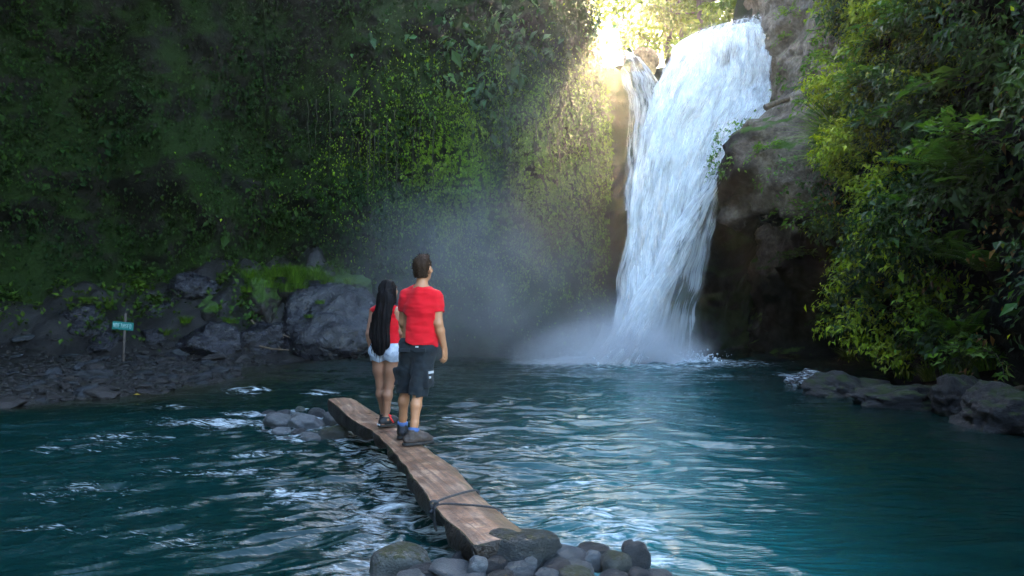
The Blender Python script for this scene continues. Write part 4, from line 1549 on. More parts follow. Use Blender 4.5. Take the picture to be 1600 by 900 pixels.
# ------------------------------------------------------------------ trees on the plateau behind the lip
def tree(loc, h, crown_r, label, seed, base=(0.06, 0.11, 0.012), leaves=2600, leaf=.26, trunk_r=.16, low=.35):
    r = np.random.default_rng(seed)
    root = empty('tree', loc)
    tag(root, label, 'tree', 'trees above the lip of the fall')
    mb = MB()
    tr = np.stack([np.cumsum(r.normal(size=9) * .09), np.cumsum(r.normal(size=9) * .09), np.linspace(-.6, h, 9)], 1)
    mb.tube(tr, np.linspace(trunk_r, .03, 9), 8)
    cl = []
    for k in range(15):
        q = low + (1 - low) * (k + .5) / 15
        p = np.array([np.interp(q, np.linspace(0, 1, 9), tr[:, i]) for i in range(3)])
        az = k * 2.4 + r.normal() * .4
        rr = crown_r * r.uniform(.55, 1.1) * (1.15 - .6 * abs(q - .55) * 1.4)
        e = p + np.array([math.cos(az) * rr, math.sin(az) * rr, rr * r.uniform(.1, .6)])
        mid = (p + e) / 2 + np.array([0, 0, -.12 * rr])
        mb.tube([p, mid, e], [.05, .03, .012], 5)
        cl += [(e, .42 * crown_r), (mid, .3 * crown_r)]
    link('trunk', mb.mesh('trunk', [M['bark']]), root)
    i = r.integers(0, len(cl), leaves)
    C = np.array([c[0] for c in cl])[i]
    S = np.array([c[1] for c in cl])[i]
    dv = unit(r.normal(size=(leaves, 3))) * (r.random((leaves, 1)) ** .45)
    P = C + dv * S[:, None] * np.array([1, 1, .7])
    T = dv + r.normal(size=(leaves, 3)) * .5 + np.array([0, 0, -.5])
    N = r.normal(size=(leaves, 3)) * .6 + np.array([0, 0, 1])
    L = leaf * np.exp(r.normal(size=leaves) * .3)
    link('crown', leaf_mesh('crown', P, T, N, L, L * .5, tints(leaves, base, .4, .5, r), M['leaf_tree']), root)


for i, (u, v, y, h, cr, lab, base, nl) in enumerate([
    (890, 85, 27, 9, 1.9, 'leafy tree glowing at the left side of the sun gap', (.06, .11, .012), 2600),
    (870, 60, 25.5, 8, 1.8, 'dark leafy tree leaning over the top of the back wall', (.04, .08, .012), 3000),
    (938, 78, 31, 4.2, 1.6, 'thin sunlit bush directly below the sun', (.08, .13, .012), 1000),
    (985, 82, 33, 4.6, 1.8, 'sparse yellow-lit bush right of the sun above the splitting block', (.08, .13, .012), 1100),
    (1045, 70, 30, 9, 1.9, 'brown-trunked tree standing right of the sun gap', (.05, .08, .016), 3200),
    (1062, 66, 34, 10, 2.6, 'tree with a pale trunk behind the crest of the fall', (.055, .10, .014), 4000),
    (1095, 55, 29, 7, 2.0, 'bushy tree right above the highest part of the fall', (.05, .10, .012), 4500),
    (1130, 50, 33, 10, 2.4, 'slim tree rising behind the upper rapids', (.045, .09, .012), 4000),
    (1165, 44, 31, 9, 2.0, 'dark creeper-wrapped tree beside the upper rapids', (.035, .08, .012), 4200),
    (1195, 40, 34, 10, 2.2, 'tree touching the grey cliff at the right of the lip', (.05, .10, .012), 4000),
    (1040, 70, 40, 9, 2.8, 'farthest hazy tree in the middle of the gap', (.06, .10, .02), 1400),
    (1100, 60, 42, 11, 3.2, 'broad far tree behind the trees of the crest', (.05, .09, .02), 5000),
    (1180, 50, 44, 11, 3.2, 'broad far tree at the right end of the row', (.05, .09, .02), 5000),
]):
    p = at(u, v, y)
    tree((p.x, p.y, p.z - 0.9), h, cr, lab, 500 + i, base, nl, .24 if y < 32 else .3, low=.06 if u > 1000 else .3)

# unseen trees added over both sides of the gorge to block sky light
for i, (x, y, z, h, cr, lab) in enumerate([(-15, 20, 17.5, 6, 4.5, 'unseen tree added to shade the left shore'), (-11, 13, 18, 5, 5.0, 'unseen tree added to shade the left of the pool'),
                                          (-9, 22, 17, 5.5, 4.2, 'unseen tree added to shade the back wall, left part'), (-10, 5, 18, 5, 4.5, 'unseen tree added to shade the near left water'),
                                          (11, 8, 17, 5, 4.8, 'unseen tree added to shade the near right bank'),
                                          (8.5, 2, 16.5, 5, 4.5, 'unseen tree added to shade the nearest right bank')]):
    tree((x, y, z), h, cr, lab, 700 + i, (0.03, 0.06, 0.01), 4200, .62, .45, .1)

# ================================================================== THE LOG, ROPE, SIGN, DRIFTWOOD
LOG_TOP = 0.36
t = NT('worn_wood_face')
p = t.pos()
ax_rot = math.atan2(LOG_B[1] - LOG_A[1], LOG_B[0] - LOG_A[0])
mp = t.n('Mapping'); mp.inputs['Rotation'].default_value = (0, 0, -ax_rot)
tc = t.n('TexCoord'); t.l(tc.outputs['Object'], mp.inputs[0])
m2 = t.n('Mapping'); m2.inputs['Scale'].default_value = (1.2, 22, 6); t.l(mp.outputs[0], m2.inputs[0])
grain = t.noise(m2.outputs[0], 1.0, 6, 0.6, 0.6)
blot = t.noise(mp.outputs[0], 5.0, 7, 0.7)
blot2 = t.noise(mp.outputs[0], 28.0, 5, 0.7)
c = t.ramp(blot, [(0.3, (0.09, 0.038, 0.020)), (0.5, (0.33, 0.165, 0.092)), (0.68, (0.58, 0.385, 0.25))])
c = t.mix(t.ramp(grain, [(0.42, 0.75), (0.6, 0.0)]), c, (0.085, 0.055, 0.04))
c = t.mix(t.ramp(blot2, [(0.36, 0.75), (0.5, 0.0)]), c, (0.10, 0.065, 0.045))
edge = t.attr('moss', True)
c = t.mix(t.math('MULTIPLY', edge, t.ramp(blot, [(0.3, 0.2), (0.6, 1.0)])), c, (0.075, 0.06, 0.012))
h = t.math('ADD', t.math('MULTIPLY', grain, .7), t.math('MULTIPLY', blot2, .6))
M['log_top'] = t.done(t.bsdf(c, t.ramp(blot, [(0.3, .25), (0.7, .55)]), 0.4, t.bump(h, 0.6, .02)))
M['log_side'] = rock_mat('wet_log_side', (0.010, 0.008, 0.006), (0.028, 0.021, 0.016), (0.07, 0.05, 0.035), moss=(0.04, 0.04, 0.01), moss_amt=.12, scale=2.5, rough=(.3, .6), bump=.8)

NL = 120
tt = np.linspace(0, 1, NL)
ctr = LOG_A[None] * (1 - tt)[:, None] + LOG_B[None] * tt[:, None]
dirL = (LOG_B - LOG_A) / np.linalg.norm(LOG_B - LOG_A)
perp = np.array([-dirL[1], dirL[0]])            # towards the left of the log
_ly = np.array([3.84, 4.33, 5.2, 6.3, 7.4, 8.67, 9.42])
_lx = np.array([-0.06, -0.25, -0.55, -0.93, -1.39, -1.95, -2.36])
_yy = ctr[:, 1].copy()
_c = np.interp(_yy, _ly, _lx)
for _ in range(60):
    _c[1:-1] = (_c[:-2] + 2 * _c[1:-1] + _c[2:]) / 4
ctr = np.stack([_c + .012 * fbm(np.stack([tt * 7, 0 * tt, 0 * tt], -1), 2, 5), _yy], 1)
n1 = lambda k, f, a: a * fbm(np.stack([tt * f, 0 * tt + k, 0 * tt], -1), 3, 6)
wl = 0.165 + n1(1, 9, .022) + 0.02 * np.sin(tt * 9)
wr = 0.170 + n1(2, 8, .022) + 0.03 * np.exp(-((tt - .28) / .06) ** 2)
th = np.interp(tt, [0, .08, .3, .5, .62, .75, .9, 1], [.16, .16, .14, .12, .12, .18, .26, .22]) + n1(3, 10, .03)
zt = LOG_TOP + n1(4, 6, .010) + 0.05 * sstep(.80, 1.0, tt)
prof = []                                        # ring around the section, from top left round below
sec = [(1.0, 0.0), (1.04, -.06), (1.05, -.3), (1.0, -.65), (.8, -.92), (.35, -1.0), (-.35, -1.0), (-.8, -.92), (-1.0, -.65), (-1.03, -.3), (-1.02, -.08)]
topn = 15
rings = []
for i in range(NL):
    ring = []
    for (a, b) in sec:
        w = wl[i] if a > 0 else wr[i]
        ring.append((ctr[i] + perp * a * w, zt[i] + b * th[i]))
    for k in range(topn):
        a = -1 + 2 * (k + .3) / (topn - .4)
        w = wl[i] if a > 0 else wr[i]
        ring.append((ctr[i] + perp * a * w * .985, zt[i] + .006 - .012 * a * a))
    rings.append([(q[0][0], q[0][1], q[1]) for q in ring])
LV = np.array(rings)
ns = len(sec)
LV += 0.006 * fbm(LV * 5, 3, 8)[..., None] * np.array([.5, .5, 1.0])
LV[:, 2:ns - 2] += 0.035 * fbm(LV[:, 2:ns - 2] * 3.1, 3, 9)[..., None] * np.array([.9, .4, .6])
nrng = LV.shape[1]
moss = np.zeros((NL, nrng))
moss[:, ns:ns + 7] = (sstep(.16, .04, tt) * .9)[:, None] * np.linspace(1, .1, 7)[None]
moss[:, ns:ns + 2] = np.maximum(moss[:, ns:ns + 2], .5)
V = LV.reshape(-1, 3)
Fq = grid_faces(NL, nrng, close=True)
mi = np.where((Fq.min(1) % nrng >= ns - 1) & (Fq[:, 0] % nrng != 0), 1, 0)
fi = np.arange(len(Fq)) % nrng
mi = np.where((fi >= ns - 1), 1, 0)
capA = np.arange(nrng); capB = np.arange(nrng) + (NL - 1) * nrng
V = np.concatenate([V, V[capA].mean(0)[None], V[capB].mean(0)[None]])
nV = len(V)
T_ = np.concatenate([np.stack([np.roll(capA, -1), capA, np.full(nrng, nV - 2)], 1), np.stack([capB, np.roll(capB, -1), np.full(nrng, nV - 1)], 1)])
moss = np.concatenate([moss.ravel(), [0, 0]])
log = link('log_footbridge', new_mesh('log_footbridge', V, [Fq, T_], [M['log_side'], M['log_top']], attrs={'moss': moss}, mat_index=np.concatenate([mi, np.zeros(len(T_), int)])))
tag(log, 'long hewn log with a worn flat brown top bridging the water under the couple', 'log')


def log_pt(s, a, dz=0.0):
    i = s * (NL - 1)
    c = np.array([np.interp(i, np.arange(NL), ctr[:, k]) for k in range(2)])
    w = np.interp(i, np.arange(NL), wl if a > 0 else wr)
    z = np.interp(i, np.arange(NL), zt)
    q = c + perp * a * w
    return np.array([q[0], q[1], z + dz])


M['rope'] = plain('wet_dark_rope', (0.035, 0.038, 0.042), .7, var=.5, scale=90, bump=.9)
mb = MB()
def lerp_path(pts, n=40):
    pts = np.array(pts)
    for _ in range(2):
        q = [pts[0]]
        for a, b in zip(pts[:-1], pts[1:]):
            q += [a * .75 + b * .25, a * .25 + b * .75]
        q.append(pts[-1]); pts = np.array(q)
    return pts
for (s0, s1, w0) in ((.135, .165, 0), (.128, .085, 1)):
    A0, A1 = log_pt(s0, 1.09, -.02), log_pt(s1, -1.09, -.02)
    lo0, lo1 = log_pt(s0 - .005, 1.02, -.15), log_pt(s1, -1.0, -.15)
    pts = [lo1, A1, log_pt(s1, -1.0, .022), log_pt((s0 + s1) / 2, 0, .028), log_pt(s0, .98, .022), A0, lo0]
    mb.tube(lerp_path(pts), .0072, 7)
k0 = log_pt(.132, 1.05, .012)
mb.tube(lerp_path([k0 + [0, 0, -.03], k0 + [-.03, -.02, .01], k0 + [.0, -.03, .03], k0 + [.03, .0, .01], k0 + [0, .02, -.02], k0 + [-.02, -.03, -.05]]), .010, 7)
e = log_pt(.085, -1.1, -.1)
p1, p2 = at(856, 846, 4.25), at(886, 861, 4.02)
mb.tube(lerp_path([e, (e + np.array(p1)) / 2 + [0, 0, -.05], np.array(p1), np.array(p2), np.array(p2) + [.05, -.05, -.1]]), .009, 7)
tag(link('rope', mb.mesh('rope', [M['rope']])), 'dark wet rope tied twice round the near end of the log', 'rope')

# sign on a post, left shore
sp = atz(193, 571, 0.16)
sg = empty('signpost', (sp.x, sp.y, sp.z), 0)
tag(sg, 'small teal sign board with white lettering on a thin wooden post', 'sign')
M['post'] = plain('weathered_post', (0.085, 0.07, 0.06), .8, var=.5, scale=14, bump=.5, stretch=(1, 1, .2))
M['teal'] = plain('teal_sign_paint', (0.018, 0.19, 0.17), .5, var=.25, scale=9, bump=.1)
M['white'] = plain('white_lettering_paint', (0.36, 0.5, 0.48), .5, var=.2, scale=30, bump=.05)
mb = MB(); mb.tube([(.0, 0, -.25), (.0, 0, .5), (.03, 0, 1.22), (.035, 0, 1.34)], [.034, .032, .032, .026], 8)
link('post', mb.mesh('post', [M['post']]), sg)
mb = MB(); tl = R(-5)
rot = np.array([[math.cos(tl), 0, math.sin(tl)], [0, 1, 0], [-math.sin(tl), 0, math.cos(tl)]]).T
mb.box((0.0, -.05, 1.02), (.54, .022, .20), rot.T if False else rot)
bd = link('board', mb.mesh('board', [M['teal']], smooth=False), sg)
mb = MB()
# faded brush lettering: strokes of each character in a 1 x 1 cell
GL = {'a': [((0, 0), (0, 1)), ((0, 1), (.8, 0)), ((.8, 0), (.8, 1))], 'b': [((0, 0), (0, 1)), ((0, 1), (.8, 1)), ((0, .5), (.6, .5))],
      'c': [((0, 0), (0, 1)), ((0, 1), (.8, .9)), ((.8, .9), (.8, .1)), ((.8, .1), (0, 0))], 'd': [((.4, 0), (.4, 1)), ((0, 1), (.8, 1))],
      'e': [((.8, 1), (0, .8)), ((0, .8), (.8, .3)), ((.8, .3), (0, 0))], 'f': [((0, 0), (0, 1)), ((.8, 0), (.8, 1)), ((0, .5), (.8, .5))]}
for k, ch in enumerate('acbdfebc'):
    for (a, b) in GL[ch]:
        ox = -.235 + k * .0595
        A_ = np.array([ox + a[0] * .042, 0, -.055 + a[1] * .11]); B_ = np.array([ox + b[0] * .042, 0, -.055 + b[1] * .11])
        A_, B_ = rot @ A_ + [0, -.063, 1.02], rot @ B_ + [0, -.063, 1.02]
        mb.tube([A_, B_], .0075, 5)
link('lettering', mb.mesh('lettering', [M['white']]), bd)

for (pts, r, lab) in [
    ([(392, 500, 21.6), (415, 522, 21.2), (442, 548, 20.8)], .028, 'pale straight branch leaning down the left bank to the water'),
    ([(398, 538, 20.6), (420, 545, 20.4), (452, 547, 20.3)], .035, 'brown fallen branch lying above the waterline on the left bank'),
    ([(425, 518, 21.2), (440, 522, 21.0), (452, 527, 20.9)], .03, 'short pale stick caught among rocks beside the huge boulder'),
    ([(303, 568, 19.2), (318, 566, 19.0), (332, 570, 18.8)], .03, 'thin curved stick lying on the stony shore'),
    ([(1196, 168, 19.2), (1222, 157, 19.3), (1258, 150, 19.6)], .10, 'grey driftwood trunk lying on the ledge over the buttress'),
    ([(1584, 612, 10.2), (1600, 606, 10.4), (1640, 590, 10.8)], .07, 'reddish-brown rotting branch at the right edge of the bank'),
]:
    P_ = [np.array(at(*q)) for q in pts]
    mb = MB(); mb.tube(lerp_path(P_), np.linspace(r, r * .5, len(lerp_path(P_))), 7)
    tag(link('fallen_branch', mb.mesh('fallen_branch', [M['twig']])), lab, 'branch')
# fallen leaves
for (u, v, lab) in [(208, 617, 'bright yellow fallen leaf among the shallow stones')]:
    c = atz(u, v, .05)
    lv = leaf_arrays(np.array([[0, 0, 0.]]), np.array([[1, .2, .1]]), np.array([[0, -.3, 1.]]), np.array([.13]), np.array([.08]))
    tag(link('fallen_leaf', new_mesh('fallen_leaf', lv[0], [lv[1]], [M['leaf']], attrs={'tint': np.tile([[.3, .2, .02]], (5, 1))}), None, c), lab, 'leaf')

# ================================================================== THE COUPLE
def skin_mat(name, col):
    t = NT(name)
    p = t.pos()
    n1 = t.noise(p, 9, 4)
    c = t.mix(n1, tuple(x * .82 for x in col), tuple(x * 1.12 for x in col))
    b = t.bsdf(c, 0.48, 0.4, t.bump(t.noise(p, 180, 2), .06, .002))
    b.inputs['Subsurface Weight'].default_value = 0.12
    b.inputs['Subsurface Radius'].default_value = (0.012, 0.005, 0.003)
    return t.done(b)


def cloth_mat(name, col, weave=420, var=.12, fold=0.0, rough=.85):
    t = NT(name)
    p = t.pos()
    c = t.mix(t.noise(p, 7, 5), tuple(x * (1 - var) for x in col), tuple(min(1, x * (1 + var)) for x in col))
    b = t.bsdf(c, rough, .2, t.bump(t.noise(p, weave, 2), .15, .003))
    b.inputs['Sheen Weight'].default_value = 0.08
    return t.done(b)


M['skin_m'] = skin_mat('light_skin', (0.46, 0.21, 0.105))
M['skin_w'] = skin_mat('tanned_skin', (0.32, 0.155, 0.095))
M['red'] = cloth_mat('red_cotton', (0.62, 0.006, 0.014))
M['shorts'] = cloth_mat('charcoal_cotton', (0.015, 0.020, 0.024), var=.35)
t = NT('faded_denim'); p = t.pos()
M['denim'] = t.done(t.bsdf(t.ramp(t.noise(p, 12, 6, .65), [(.3, (.25, .31, .42)), (.5, (.42, .48, .58)), (.7, (.62, .66, .72))]), .85, .2, t.bump(t.noise(p, 400, 2), .2, .003)))
def hair_mat(name, a, b):
    t = NT(name)
    mp = t.pos((60, 60, 4))
    n = t.noise(mp, 1.0, 4, .6)
    return t.done(t.bsdf(t.mix(n, a, b), .6, .10, t.bump(n, .3, .003)))
M['hair_m'] = hair_mat('short_brown_hair', (0.016, 0.009, 0.0055), (0.05, 0.028, 0.016))
M['hair_w'] = hair_mat('long_black_hair', (0.003, 0.0025, 0.0025), (0.009, 0.007, 0.007))
M['boot'] = plain('brown_boot_leather', (0.055, 0.04, 0.033), .6, var=.4, scale=30, bump=.4)
M['boot_dark'] = plain('black_shoe_fabric', (0.016, 0.017, 0.02), .6, var=.5, scale=40, bump=.4)
M['sole'] = plain('dark_rubber_sole', (0.02, 0.019, 0.018), .7, var=.3, scale=30, bump=.3)
M['sock'] = cloth_mat('blue_sock', (0.07, 0.13, 0.30))
M['lace'] = cloth_mat('red_shoe_trim', (0.75, 0.03, 0.03))
M['trim'] = plain('pale_shoe_trim', (0.55, 0.56, 0.58), .5, var=.1)
M['eye'] = plain('eye_white', (0.7, 0.68, 0.66), .2, var=.05)
M['gold'] = plain('metal_bracelet', (0.55, 0.5, 0.42), .3, var=.1)

v3 = lambda *a: np.array(a, np.float32)


def rz(a):
    c, s = math.cos(a), math.sin(a)
    return np.array([[c, -s, 0], [s, c, 0], [0, 0, 1]])


def rx(a):
    c, s = math.cos(a), math.sin(a)
    return np.array([[1, 0, 0], [0, c, -s], [0, s, c]])


def add_head(g, c, yaw, pitch, s=1.0):
    """face looks along local +y; c = head centre"""
    Mh = rz(yaw) @ rx(pitch)
    P = lambda x, y, z: c + Mh @ (v3(x, y, z) * s)
    g.ell(P(0, -.012, .035), v3(.076, .094, .088) * s, Mh, .02)
    g.ell(P(0, .028, -.035), v3(.058, .066, .078) * s, Mh, .03)
    g.ell(P(0, .062, -.088), v3(.030, .026, .024) * s, Mh, .03)          # chin
    g.ell(P(0, .080, .030), v3(.055, .018, .018) * s, Mh, .02)           # brow
    g.cone(P(0, .090, .018), P(0, .108, -.022), .009 * s, .014 * s, .012)  # nose
    g.ell(P(0, .088, -.056), v3(.024, .012, .006) * s, Mh, .006)
    g.ell(P(0, .087, -.067), v3(.021, .012, .007) * s, Mh, .006)
    for sd in (-1, 1):
        g.ell(P(sd * .044, .070, -.020), v3(.020, .020, .018) * s, Mh, .02)   # cheekbones
        g.ell(P(sd * .033, .092, .010), v3(.014, .010, .009) * s, Mh, .006, 'sub')
        Me = Mh @ rz(sd * R(-25))
        g.ell(P(sd * .079, -.006, -.004), v3(.010, .020, .032) * s, Me, .008)
        g.ell(P(sd * .087, .000, -.002), v3(.007, .011, .018) * s, Me, .004, 'sub')
    return P, Mh


def add_hand(g, w, d, palm_n, L=.185, thumb_side=1, curl=.5, k=.006):
    """w wrist, d direction of the fingers, palm_n the way the palm faces"""
    d = d / np.linalg.norm(d)
    n = palm_n - (palm_n @ d) * d
    n /= np.linalg.norm(n)
    s = np.cross(d, n) * thumb_side                      # towards the thumb
    s_ = L / .185
    Mh = np.stack([s, n, d], 1)
    g.ell(w + d * .048 * s_, v3(.040, .016, .056) * s_, Mh, .018)
    ln = [.074, .082, .076, .058]
    for i in range(4):
        o = (1.5 - i) * .0205 * s_
        p = w + d * (.088 - .006 * abs(i - 1)) * s_ + s * o
        r = [.0090, .0094, .0090, .0080][i] * s_
        a = curl * (.55 + .14 * i)
        dirs = [d * math.cos(a) + n * math.sin(a), d * math.cos(a * 2.1) + n * math.sin(a * 2.1), d * math.cos(a * 2.9) + n * math.sin(a * 2.9)]
        sp_ = s * (1.5 - i) * .06
        q = p - d * .02 * s_
        pts = [q, p + (dirs[0] + sp_) * ln[i] * .45 * s_]
        pts.append(pts[1] + (dirs[1] + sp_) * ln[i] * .32 * s_)
        pts.append(pts[2] + (dirs[2] + sp_) * ln[i] * .26 * s_)
        g.chain(pts, [r * 1.15, r * 1.02, r * .95, r * .8], k)
    b = w + d * .022 * s_ + s * .026 * s_
    t1 = b + (d * .62 + s * .55 + n * .38) * .042 * s_
    t2 = t1 + (d * .85 + s * .20 + n * .42) * .034 * s_
    t3 = t2 + (d * .95 + s * .02 + n * .40) * .025 * s_
    g.chain([b, t1, t2, t3], [.015 * s_, .0115 * s_, .0105 * s_, .0082 * s_], .010)


def leg(g, hip, knee, ank, w, back=-1.0):
    """w: radii hip, mid thigh, knee, calf, ankle"""
    g.cone(hip, hip * .45 + knee * .55, w[0], w[1], .03)
    g.cone(hip * .45 + knee * .55, knee, w[1], w[2], .03)
    cf = knee * .68 + ank * .32 + v3(0, back * .020, 0)
    g.cone(knee, cf, w[2] * .96, w[3], .03)
    g.cone(cf, knee * .25 + ank * .75, w[3], w[4] * 1.12, .03)
    g.cone(knee * .25 + ank * .75, ank, w[4] * 1.12, w[4], .02)


def foot_bare(g, ank, d, L):
    d = d / np.linalg.norm(d)
    g.cone(ank + v3(0, 0, -.02), ank - d * .04 + v3(0, 0, -.06), .036, .030, .03)
    g.cone(ank + v3(0, 0, -.03), ank + d * L * .55 + v3(0, 0, -.07), .034, .026, .03)


def shoe(g, ank, d, L, W, zb, high=True):
    """zb: ground height"""
    d = d / np.linalg.norm(d)
    a = v3(ank[0], ank[1], zb)
    heel, ball, toe = a - d * L * .22, a + d * L * .42, a + d * L * .66
    g.cone(heel + v3(0, 0, .045), ball + v3(0, 0, .042), W * .82, W * .98, .02)
    g.cone(ball + v3(0, 0, .042), toe + v3(0, 0, .034), W * .98, W * .62, .02)
    g.cone(a - d * .012 + v3(0, 0, .05), v3(*(ank - d * .006)) + v3(0, 0, .035 if high else .0), W * .95, W * (1.02 if high else .95), .03)
    g.cone(a + v3(0, 0, .10), ball + v3(0, 0, .055), W * .85, W * .75, .03)
    g.cut(lambda P: zb + .001 - P[..., 2]) if False else None


def finish(g, name, mats, parent, cutz=None):
    V, Q = g.nets()
    return link(name, new_mesh(name, V, [Q], mats), parent)


def smooth_minmax(*a):
    return None


# ---------------------------------------------------------------- the man
def obs(yaw, x, y, z):
    """from the picture's axes (x right, y away) to the body's own axes"""
    c, s = math.cos(-yaw), math.sin(-yaw)
    return v3(x * c - y * s, x * s + y * c, z)


MY = R(-20)
man_loc = np.array(atz(655, 695, LOG_TOP + .012))
o_ = lambda x, y, z: obs(MY, x, y, z)
man = empty('person', tuple(man_loc), MY)
tag(man, 'man in a red t-shirt and dark cargo shorts standing on the log', 'person')
J = dict(hipL=o_(-.105, .15, .90), hipR=o_(.045, .10, .90), kneeL=o_(-.170, .27, .495), kneeR=o_(-.018, .09, .49), ankL=o_(-.215, .345, .105), ankR=o_(-.058, .00, .10),
         shL=o_(-.158, .13, 1.392), shR=o_(.158, .05, 1.397), elL=o_(-.185, .19, 1.14), elR=o_(.172, .03, 1.135), wrL=o_(-.135, .34, .95), wrR=o_(.222, .10, .905),
         nb=o_(.005, .07, 1.45), hd=o_(.018, .10, 1.648), pel=o_(-.03, .12, .93), wst=o_(-.02, .11, 1.08), cst=o_(.0, .09, 1.29))
g = Grid((-.55, -.42, -.02), (.50, .62, 1.82), .0052)


def torso(g, J, hw, ww, cw, sy=.62, inf=0.0, k=.05, sh=.062, hip=True):
    if hip:
        g.ell(J['pel'], (hw + inf, hw * .70 + inf, .15), None, k)
    g.cone(J['pel'] + v3(0, 0, .02), J['wst'], hw * .95 + inf, ww + inf, k, sy)
    g.cone(J['wst'], J['cst'], ww + inf, cw + inf, k, sy)
    g.cone(J['cst'], J['cst'] * .45 + J['nb'] * .55, cw + inf, cw * .72 + inf, k, sy)
    g.cone(J['shL'] + v3(.03, 0, .0), J['nb'] + v3(0, 0, -.02), sh + inf, .06 + inf, k)
    g.cone(J['shR'] + v3(-.03, 0, .0), J['nb'] + v3(0, 0, -.02), sh + inf, .06 + inf, k)


torso(g, J, .165, .140, .160, sh=.044)
g.cone(J['nb'], J['hd'] + v3(0, -.01, -.06), .056, .054, .03)
P_m, M_m = add_head(g, J['hd'], R(2), R(12), 1.04)
for s in 'LR':
    leg(g, J['hip' + s], J['knee' + s], J['ank' + s], (.092, .078, .052, .050, .034))
    g.cone(J['sh' + s], J['el' + s], .048, .042, .03)
    fm = J['el' + s] * .7 + J['wr' + s] * .3
    g.cone(J['el' + s], fm, .042, .043, .02)
    g.cone(fm, J['wr' + s], .043, .028, .02)
footR, footL = o_(.85, .5, 0), o_(-.08, 1.0, 0)
foot_bare(g, J['ankR'], footR, .2); foot_bare(g, J['ankL'], footL, .2)
add_hand(g, J['wrR'], o_(.10, .16, -1.0), o_(-.85, .45, 0), .185, 1, .45)
add_hand(g, J['wrL'], o_(-.25, .75, -.6), o_(-.3, -.2, -.8), .185, -1, .6)
finish(g, 'body', [M['skin_m']], man)
del g
# t-shirt
g = Grid((-.45, -.35, .82), (.45, .50, 1.60), .0055)
torso(g, J, .168, .150, .164, .66, .012, .05, .048)
g.cone(J['pel'] + v3(0, -.012, -.02), J['wst'], .178, .158, .05, .72)
for s in 'LR':
    e = J['sh' + s] * .42 + J['el' + s] * .58
    g.cone(J['sh' + s] + v3(0, 0, .0), e, .058, .063, .04)
def shirt_cut(P):
    hem = .935 + .05 * (-P[..., 0] / .18) * .8 + .012 * np.sin(P[..., 0] * 25)
    d = hem - P[..., 2]
    # sleeve openings
    for s in 'LR':
        ax = unit(J['el' + s] - J['sh' + s])
        q = (P - (J['sh' + s] * .42 + J['el' + s] * .58)) @ ax
        outer = (P[..., 0] > .14) if s == 'R' else (P[..., 0] < -.14)
        d = np.where(outer, np.maximum(d, q), d)
    neck = .075 - np.linalg.norm((P - (J['nb'] + v3(0, .005, .045))) * v3(1, 1, 1.1), axis=-1)
    return np.maximum(d, neck)
g.cut(shirt_cut)
g.noise(.010, (8, 8, 7), 2, 3)
g.noise(.005, (9, 9, 26), 2, 5)
finish(g, 't_shirt', [M['red']], man)
del g
# cargo shorts
g = Grid((-.42, -.35, .36), (.42, .60, 1.10), .0055)
g.ell(J['pel'], (.175, .135, .15), None, .05)
g.cone(J['pel'] + v3(0, 0, .0), J['wst'] + v3(0, 0, -.04), .165, .140, .05, .68)
for s in 'LR':
    m = J['hip' + s] * .5 + J['knee' + s] * .5
    e = J['knee' + s] * .92 + J['ank' + s] * .08
    g.cone(J['hip' + s], m, .108, .100, .04)
    g.cone(m, e, .100, .092, .03)
    sd = -1 if s == 'L' else 1
    pk = J['hip' + s] * .30 + J['knee' + s] * .70 + v3(sd * .088, -.01, 0)
    Mp = rz(sd * R(8))
    g.put(lambda P, pk=pk: (lambda q: np.linalg.norm(np.maximum(q, 0), axis=-1) + np.minimum(q.max(-1), 0) - .012)(np.abs(P - pk) - v3(.012, .055, .075)), pk - .12, pk + .12, .015)
g.cut(lambda P: np.maximum(.440 + .02 * (P[..., 0] < -.03) - P[..., 2], P[..., 2] - 1.0))
g.noise(.008, (8, 8, 14), 2, 13)
g.noise(.005, (22, 22, 20), 2, 15)
sh_o = finish(g, 'cargo_shorts', [M['shorts']], man)
del g


def on_body(obj, p, d):
    """nearest hit of a ray against a part, in the person's own axes"""
    ok, loc, nor, _ = obj.ray_cast(Vector(p), Vector(d))
    return (np.array(loc), np.array(nor)) if ok else (np.array(p) + np.array(d) * .2, -np.array(d))


# pocket flap, its strap and the back label on the shorts
for s, xo in (('R', .085), ('L', -.075)):
    q, nn = on_body(sh_o, J['pel'] + v3(xo, -.4, -.045), (0, 1, 0))
    mb = MB(); mb.box(q + nn * .004, (.115, .010, .035), rz(math.atan2(nn[0], -nn[1])))
    link('back_pocket_flap', mb.mesh('back_pocket_flap', [M['shorts']], False), man)
q, nn = on_body(sh_o, J['pel'] + v3(.055, -.4, -.012), (0, 1, 0))
mb = MB(); mb.box(q + nn * .003, (.030, .006, .014), rz(math.atan2(nn[0], -nn[1])))
link('waist_tag', mb.mesh('waist_tag', [M['trim']], False), man)
q = J['hipR'] * .30 + J['kneeR'] * .70 + v3(.112, -.01, .06)
mb = MB(); mb.box(q, (.010, .10, .022)); mb.box(q + v3(.006, -.035, -.045), (.012, .03, .018))
link('side_pocket_flap', mb.mesh('side_pocket_flap', [M['trim']], False), man)
